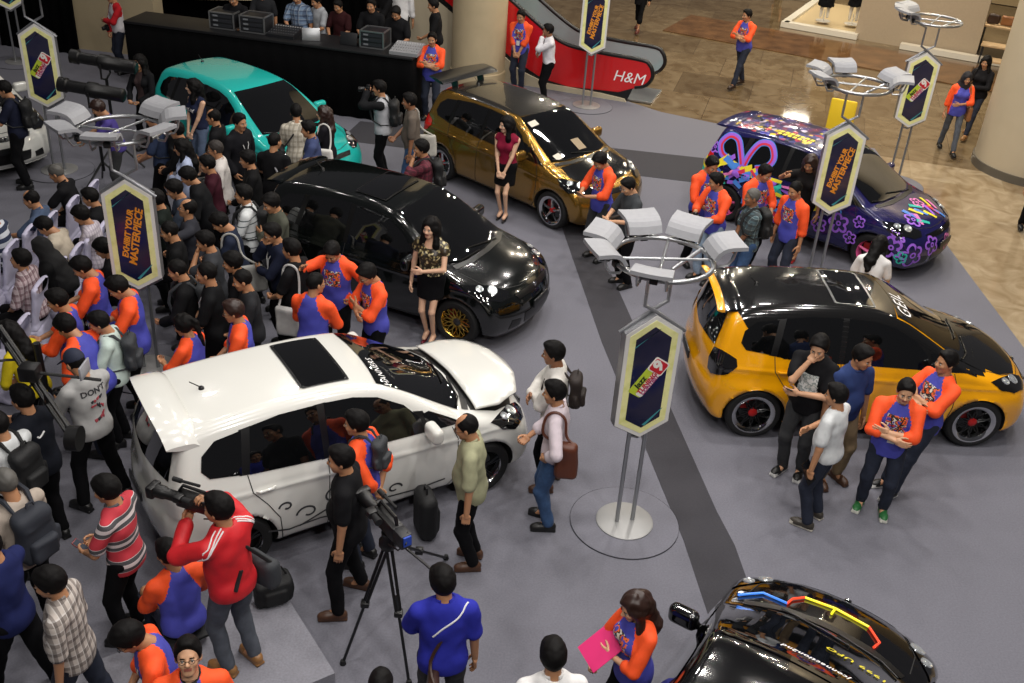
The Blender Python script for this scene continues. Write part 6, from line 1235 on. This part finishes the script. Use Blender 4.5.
# ------------------------------------------------------------------ the seated audience and its chairs
CHW = mat('white chair cover', '#b9b6cc', .8, noise=.03, bump=.1, bscale=30)
def chair_data():
    f = Field((-.3, -.28, 0), (.32, .28, 1.02), .02)
    R = np.array([[.985, 0, -.17], [0, 1, 0], [.17, 0, .985]])
    f.rbox((-.225, 0, .70), (.028, .205, .27), .025, R, k=.03); f.rbox((.0, 0, .44), (.225, .215, .035), .03, k=.04); f.ell((-.268, 0, .93), (.03, .17, .07), k=.05)
    return f.net()
def skirt_data():
    f = Field((-.32, -.3, -.02), (.32, .3, .5), .02); f.rbox((0, 0, .23), (.235, .225, .22), .03); f.noise(.009, 34, 2); f.half((0, 0, .012), (0, 0, -1), .004); f.half((0, 0, .44), (0, 0, 1), .01); return f.net()
v, q = chair_data(); CB_ = me_from('cover_back', v, q, CHW); v, q = skirt_data(); CS_ = me_from('cover_skirt', v, q, CHW)
CHN = []
def chair(px, py, label, z=.95, face=183):
    g = G(px, py, z); a = math.radians(face); e = empty('banquet_chair', (g.x+.27*math.cos(a), g.y+.27*math.sin(a), 0), a, label, 'chair', 'covered banquet chairs in rows'); obj('cover_back', CB_, e); obj('cover_skirt', CS_, e); CHN.append(e); return e
rows = [((93, 185), 'white covered chair at the back of the rows behind the dark jacket sitter'), ((73, 201), 'white covered chair behind the grey haired sitter'), ((51, 217), 'white covered chair behind the blue grey shirt sitter'), ((30, 229), 'white covered chair in front of the cream shirt sitter'), ((11, 246), 'white covered chair in front of the maroon checked sitter'),
        ((104, 225), 'white covered chair touching the slogan sign panel'), ((91, 236), 'white covered chair behind the patterned blouse sitter'), ((77, 249), 'white covered chair behind the cream shirt sitter'), ((60, 264), 'white covered chair behind the black headscarf'), ((40, 284), 'white covered chair behind the maroon checked sitter'), ((-8, 262), 'white covered chair cut by the frame edge ahead of the checked sitter'), ((22, 322), 'white covered chair in shade near the yellow jacket')]
for (x, y), lab in rows: chair(x, y, lab)
def sit(label, head, top, **k):
    k.setdefault('hair', 'short'); k.setdefault('look', (0, 10)); k.setdefault('arms', ('lap', 'lap')); k.setdefault('lean', 8)
    return person(label, head, k.pop('face', 185), legs='sit', top=top, bot=k.pop('bot', BK), h=k.pop('h', 1.66), **k)
sit('seated balding man in blue grey shirt near the front of the rows', (31, 199), T_(cl('blue grey shirt', '#46546c'), L=.9, collar=True), hair='thin', arms=('forward', 'lap'), kind='f')
p = sit('seated grey haired man in black shirt with white shoulder stripe', (56, 173), T_(cl('black polo', '#101013'), L=.8, collar=True), hair='crop', hc='grey', arms=('forward', 'lap'), lean=14, look=(0, 15)); camera_obj(p, 'black camera in the lap of the seated grey haired man', zoom=.5)
sit('seated man in dark jacket next to the slogan sign', (90, 197), T_(cl('black jacket', '#101114'), L=1.9, inf=.024))
sit('seated woman with dark hair in patterned white blouse', (81, 215), T_(mat_plaid('patterned blouse', '#c4bcc4', '#8f8694', '#d8d2d8', 18), L=.8), kind='w', hair='fringe', look=(0, 22))
sit('seated man in cream shirt with bowed head', (45, 226), T_(cl('cream shirt', '#b9ae9c'), L=1.4, inf=.024), look=(0, 30), lean=18)
sit('seated person in black headscarf beside the cream shirt man', (41, 247), T_(cl('black abaya', '#08080a'), L=1.9, inf=.03), kind='w', hair='hijab', hc=mat('black headscarf', '#08080a', .85))
sit('seated man in maroon and white checked shirt with face turned up', (20, 259), T_(PL_RED, L=.9, collar=True, inf=.022), look=(0, -12), hair='fringe', kind='f')
p = sit('seated person in striped sleeve raising a camera at the frame edge', (-12, 214), T_(mat_ramp('blue white stripes', [(0, '#c4c8d0'), (.5, '#26304a')], 2.6, 'Z', .8), L=.8), arms=('camlow', 'camlow')); camera_obj(p, 'black camera raised by the seated person at the frame edge', zoom=.7)
sit('seated person in black holding a white cup below the slogan sign', (103, 248), T_(cl('black top', '#141316'), L=1.9), look=(0, 24), kind='w', hair='fringe'); 
b = MB(); b.lathe([(.028, 0), (.036, .09), (.033, .09), (.026, .006), (0, .006)], mat('white paper cup', '#d8d8da', .5), 20); o = b.build('paper_cup'); o.location = PEOPLE[-1]['hands'][0]+Vector((0, 0, -.03)); tag(o, 'white paper cup held by the seated person in black', 'cup')
# ------------------------------------------------------------------ crew behind the control counter
def crew(label, head, face, top, **k):
    return person(label, head, face, top=top, bot=k.pop('bot', BK), h=k.pop('h', 1.70), z0=.30, **k)
BP_ = T_(cl('black polo', '#101013'), L=.8, collar=True)
crew('light desk operator in black polo at the near end of the counter', (396, 13), 255, BP_, arms=('low', 'low'), lean=5, look=(0, 25), hair='fringe')
crew('operator in black polo standing behind the grey fronted rack', (371, 5), 262, BP_, arms=('low', 'low'), lean=4, look=(0, 10), h=1.74)
crew('crew member in black vest standing at the counter end by the drape', (433, 5), 190, T_(cl('black vest', '#111113'), L=.8), arms=('low', 'down'), look=(0, 10), h=1.72)
crew('visitor in white shirt turned away behind the operators', (402, -18), 80, T_(cl('white shirt', '#d8d7d6'), L=1.5, hem=.82), arms=('down', 'down'), h=1.76)
crew('man in blue checked shirt standing behind the open laptop', (297, -3), 262, T_(PL_BLUE, L=.8, collar=True, hem=.82), arms=('down', 'low'), look=(0, 15), h=1.72)
crew('man in grey tee beside the blue checked shirt man', (316, 1), 225, T_(cl('pale grey tee', '#9da0a4'), L=.75), arms=('low', 'down'), look=(0, 15), bot=MJ, h=1.66)
crew('technician in black at the far equipment racks', (233, -2), 262, T_(cl('black tee', '#0f0f12'), L=.75), arms=('low', 'low'), lean=4, look=(0, 22))
crew('technician in dark red top behind the black laptop', (338, 6), 250, T_(cl('dark red top', '#2e0f12'), L=.8), arms=('low', 'low'), look=(0, 18), h=1.62)
crew('crew member in black shirt at the back by the curtain', (383, -12), 215, T_(cl('black shirt', '#0e0e10'), L=1.9), arms=('crossA', 'crossB'), h=1.74, look=(0, 8))
crew('crew member in charcoal tee behind the mixing console', (262, -8), 270, T_(cl('charcoal tee', '#232427'), L=.75), arms=('down', 'low'), h=1.66)
# ------------------------------------------------------------------ filming gear
def tripod(loc, top, label, feet, rz=0, spread=True, cat='tripod'):
    e = empty('tripod', (loc[0], loc[1], 0), 0, label, cat); t = Vector((0, 0, top))
    for fx, fy in feet:
        b = MB(); a = Vector((fx-loc[0], fy-loc[1], .015)); m1 = t+(a-t)*.5; u = t+(a-t).normalized()*.05; d = Vector((-(a-t).y, (a-t).x, 0)).normalized()*.022
        b.tube([u+d, m1+d*.8], .014, CAMB, 8); b.tube([u-d, m1-d*.8], .014, CAMB, 8); b.tube([m1+(t-m1)*.25, a], .013, mat('tripod grey tube', '#2b2c2f', .35, .5), 8); b.box(m1, (.07, .07, .05), CAMB, bev=.01); b.tube([a+Vector((0, 0, .03)), a-Vector((0, 0, .012))], [.02, .028], BAGB, 8); b.build('leg', e)
    b = MB(); b.lathe([(.06, top-.05), (.075, top-.02), (.075, top+.02), (.05, top+.06), (.055, top+.11), (.03, top+.12)], CAMB, 20); b.build('head', e); return e
def camcorder(M, label, k=1.0, shoulder=False):
    e = empty('video_camera', (0, 0, 0), 0, label, 'video camera'); e.matrix_world = M @ Matrix.Scale(k, 4)
    b = MB(); b.box((0, 0, .10), (.40, .13, .17), CAMB, bev=.025); b.box((-.26, 0, .11), (.16, .12, .16), DGR, bev=.02); b.build('camera_body', e)
    b = MB(); b.lathe([(.05, .18), (.06, .22), (.058, .34), (.07, .36), (.075, .46), (.066, .46)], CAMB, 20, Matrix.Translation((0, 0, .09)) @ Matrix.Rotation(PI/2, 4, 'Y'), cap=False); b.lathe([(.066, .44), (0, .455)], LENSM, 20, Matrix.Translation((0, 0, .09)) @ Matrix.Rotation(PI/2, 4, 'Y')); b.box((.50, 0, .09), (.09, .17, .14), CAMB, bev=.02); b.build('lens', e)
    b = MB(); b.tube([(-.16, 0, .19), (-.14, 0, .26), (.12, 0, .27), (.17, 0, .19)], .018, CAMB, 8); b.build('handle', e)
    b = MB(); b.box((.10, .12, .20), (.10, .10, .08), CAMB, bev=.02); b.tube([(.05, .12, .20), (-.06, .13, .20)], [.03, .038], BAGB, 12); b.build('viewfinder', e)
    b = MB(); b.tube([(.22, -.08, .24), (-.02, -.08, .25)], .016, BAGB, 8); b.tube([(.30, -.08, .24), (.20, -.08, .24)], .026, BAGB, 10); b.build('microphone', e)
    b = MB(); b.tube([(-.30, -.03, .2), (-.36, .02, .12), (-.30, .07, .02), (-.15, .08, -.01)], .008, CAMB, 6); b.box((-.345, 0, .13), (.02, .08, .10), mat('blue battery label', '#2446a8', .4)); b.build('cable', e); return e
tf = [G(343, 664), G(409, 684), G(446, 559)]; tc_ = G(388, 548, 1.02); tr = tripod((tc_.x, tc_.y), 1.08, 'black video tripod standing between the cameraman and the blue polo man', [(q.x, q.y) for q in tf])
b = MB(); a0 = Vector((0, 0, 1.17)); b.tube([a0, Vector((.25, -.12, 1.05)), Vector((.50, -.30, .98))], .011, CAMB, 8); b.build('pan_handle', tr)
camcorder(Matrix.Translation((tc_.x, tc_.y, 1.20)) @ Matrix.Rotation(math.radians(128), 4, 'Z'), 'large black video camera with blue labels on the tripod', .85)
h = RJ['hands'][0]*.5+RJ['hands'][1]*.5; camcorder(Matrix.Translation((h.x, h.y, h.z-.02)) @ Matrix.Rotation(RJ['face']+.2, 4, 'Z'), 'black video camera held up by the red track jacket man', .72)
# red track jacket: white sleeve stripes and slanting pocket
# bags on the riser
f = Field((-.3, -.22, -.02), (.3, .22, .42), .018); f.rbox((0, 0, .16), (.22, .14, .16), .06); f.rbox((0, -.12, .13), (.14, .06, .10), .04); f.noise(.006, 20, 1); f.half((0, 0, .002), (0, 0, -1), .002); v, q = f.net()
g = G(278, 603, PH); e = empty('camera_bag', (g.x-.05, g.y+.05, PH), .5, 'black camera bag lying on the riser behind the red track jacket', 'bag'); e.scale = (.74, .74, .74); obj('bag', me_from('bag', v, q, BAGB), e); b = MB(); b.tube([(-.2, 0, .25), (-.12, .03, .40), (.12, .03, .42), (.2, 0, .25)], .014, BAGB, 6); b.build('strap', e)
shoulder_bag(RJ, 'grey black shoulder bag slung behind the red track jacket man', BAGG, -1, cross=True, out=.25, drop=.90, back=-.05, size=(.14, .32, .26), strap=BAGB)
# camera jib
JB_ = empty('camera_jib', G(60, 462), 0, 'black camera jib with long twin arms reaching over the crowd', 'camera crane'); o0 = JB_.location
b = MB()
for a in (30, 150, 270): b.tube([(0, 0, .95), (.45*math.cos(math.radians(a)), .45*math.sin(math.radians(a)), .02)], .02, CAMB, 8)
b.tube([(0, 0, .9), (0, 0, 1.42)], .035, CAMB, 10); b.build('stand', JB_)
def jl(px, py, z): return G(px, py, z)-o0
b = MB(); A1, A2 = jl(72, 440, 1.30), jl(2, 338, 2.0)
for dz in (0, .12): b.tube([A1+Vector((0, 0, dz)), A2+Vector((0, 0, dz))], .022, CAMB, 8)
for t in (.05, .35, .65, .95): p_ = A1+(A2-A1)*t; b.tube([p_, p_+Vector((0, 0, .12))], .018, CAMB, 6)
b.build('arm', JB_)
b = MB(); p_ = jl(30, 372, 1.85); b.box(p_, (.16, .14, .14), CAMB, bev=.02); b.tube([p_, p_+Vector((.3, .05, -.05)), p_+Vector((.55, .1, -.1))], .014, CAMB, 6); b.box(p_+Vector((.42, .1, .0)), (.02, .2, .12), mat('pale monitor back', '#8f9096', .4), bev=.005); b.build('pan_head', JB_)
b = MB(); b.lathe([(.11, -.05), (.11, .05)], CAMB, 24, Matrix.Translation(A1+Vector((.05, -.05, .06))) @ Matrix.Rotation(PI/2, 4, 'Y')); b.build('counterweight', JB_)
b = MB(); pp_ = [jl(2, 378, 1.65)+Vector((.3*math.cos(t), .3*math.sin(t), .0)) for t in np.arange(-.6, 2.6, .25)]; b.tube(pp_, .012, CAMB, 6); b.build('cable', JB_)
# followspots by the turquoise car
def followspot(px, py, z, label, L=1.05, ang=178, tilt=-6):
    g = G(px, py, z); e = empty('followspot', (g.x, g.y, 0), math.radians(ang), label, 'spotlight', 'followspots on stands')
    R = Matrix.Translation((0, 0, z)) @ Matrix.Rotation(PI/2+math.radians(tilt), 4, 'Y')
    b = MB(); b.lathe([(.08, -L*.5), (.105, -L*.48), (.105, -L*.1), (.12, -L*.08), (.12, L*.06), (.09, L*.08), (.09, L*.36), (.112, L*.38), (.112, L*.5), (.095, L*.5)], CAMB, 28, R, cap=True); b.build('lamp_housing', e)
    b = MB(); b.lathe([(.094, L*.502), (0, L*.512)], mat('lamp lens', '#3a4048', .05, coat=1), 24, R); b.build('lens', e)
    b = MB(); b.tube([(0, .16, z), (0, .17, z-.22), (0, 0, z-.28), (0, -.17, z-.22), (0, -.16, z)], .016, CAMB, 6); b.build('yoke', e)
    b = MB(); b.tube([(0, 0, z-.28), (0, 0, .3)], .025, CAMB, 10)
    for a in (60, 180, 300): b.tube([(0, 0, .45), (.45*math.cos(math.radians(a)), .45*math.sin(math.radians(a)), .015)], .016, CAMB, 6)
    b.build('stand', e); return e
followspot(104, 62, 1.75, 'black followspot lamp on a stand, the farther of the two'); followspot(92, 90, 1.60, 'black followspot lamp on a stand, the nearer of the two', 1.0)
# lettering on clothes
def cloth_text(rec, s, size, x, y, z, m, name='shirt_lettering', back=True, rot=0.0):
    """letters laid on the shirt: x depth from the spine, y sideways, z up, in torso space"""
    shirt = next(c for c in rec['o'].children if c.name.split('.')[0] in ('shirt', 'track_jacket')); me = shirt.data
    from mathutils.bvhtree import BVHTree
    bt = BVHTree.FromPolygons([v.co for v in me.vertices], [list(p.vertices) for p in me.polygons]); Wi = rec['W'].inverted(); sg = -1 if back else 1; V, F = text_2d(s, size, 0, thick=.002); out = []
    Ti = (Wi.to_3x3() @ rec['T'])
    for v in V:
        c, sn = math.cos(rot), math.sin(rot); u, w_ = v[0]*c-v[1]*sn, v[0]*sn+v[1]*c
        p = Wi @ rec['tor'](sg*.45, y+(-u if back else u), z+w_); d = Ti @ Vector((-sg, 0, 0)); h = bt.ray_cast(p, d)
        out.append((h[0] if h[0] else p+d*.3)-d*.006)
    o = obj(name, me_from(name, [tuple(v) for v in out], F, m, smooth=False), rec['o']); return o
DKL = mat('dark shirt lettering', '#2a2a2e', .7); RDL = mat('faded red lettering', '#9a3a44', .7)
cloth_text(GT, "DON'T", .080, 0, 0, 1.32, DKL)
cloth_text(TK, 'DKNY', .085, 0, 0, 1.24, mat('white lettering', '#f0eeee', .4), back=False)
def cloth_line(rec, pts, w, m, name, back=True):
    shirt = next(c for c in rec['o'].children if c.name.split('.')[0] in ('shirt', 'track_jacket')); me = shirt.data
    from mathutils.bvhtree import BVHTree
    bt = BVHTree.FromPolygons([v.co for v in me.vertices], [list(p.vertices) for p in me.polygons]); Wi = rec['W'].inverted(); b = MB(); P_ = []
    for p in crom(pts, 5):
        q = Wi @ rec['tor'](*p); P_.append(bt.find_nearest(q)[0])
    b.tube(P_, w, m, 6); return b.build(name, rec['o'])
for r_ in range(3):
    for k_ in range(4):
        y_ = .09-.055*k_; z_ = 1.23-.085*r_; cloth_line(GT, [(-.3, y_, z_+.02), (-.3, y_-.018, z_-.01), (-.3, y_-.036, z_+.02)], .009, (RDL, DKL)[(r_+k_) % 3 == 0], 'shirt_graphic')
WL = mat('white piping', '#dcdcdc', .6)
for k in range(3):
    o_ = .022*k
    for s_ in (1, -1):
        hv_ = [RJ['W'].inverted() @ h for h in RJ['hands']]
        cloth_line(RJ, [(-.02-o_, s_*.07, 1.46), (-.03-o_, s_*.14, 1.42), (-.03-o_, s_*.20, 1.37), (.02-o_, s_*.26, 1.28)], .006, WL, 'sleeve_stripe')
cloth_line(RJ, [(-.15, .02, 1.10), (-.15, .06, 1.03), (-.15, .10, .96)], .018, BAGB, 'pocket_zip'); cloth_line(BP, [(-.02, -.17, 1.42), (-.08, -.08, 1.35), (-.12, .02, 1.28), (-.13, .09, 1.21)], .007, WL, 'shoulder_stripe')
cloth_line(NJ, [(-.15, .05, 1.27), (-.15, .03, 1.25), (-.15, -.03, 1.29)], .009, WL, 'tick_mark')
# folding stool under the crouched staff worker
g = CS['o'].location; e = empty('folding_stool', (g.x, g.y, 0), CS['face'], 'low black folding stool under the crouched staff worker', 'stool'); b = MB(); b.box((0, 0, .315), (.30, .32, .03), BAGB, bev=.01); b.build('seat', e)
for q in (1, -1): b = MB(); b.tube([(-.13, q*.14, .015), (.13, q*.14, .305)], .011, CAMB, 6); b.tube([(.13, q*.14, .015), (-.13, q*.14, .305)], .011, CAMB, 6); b.build('leg', e)
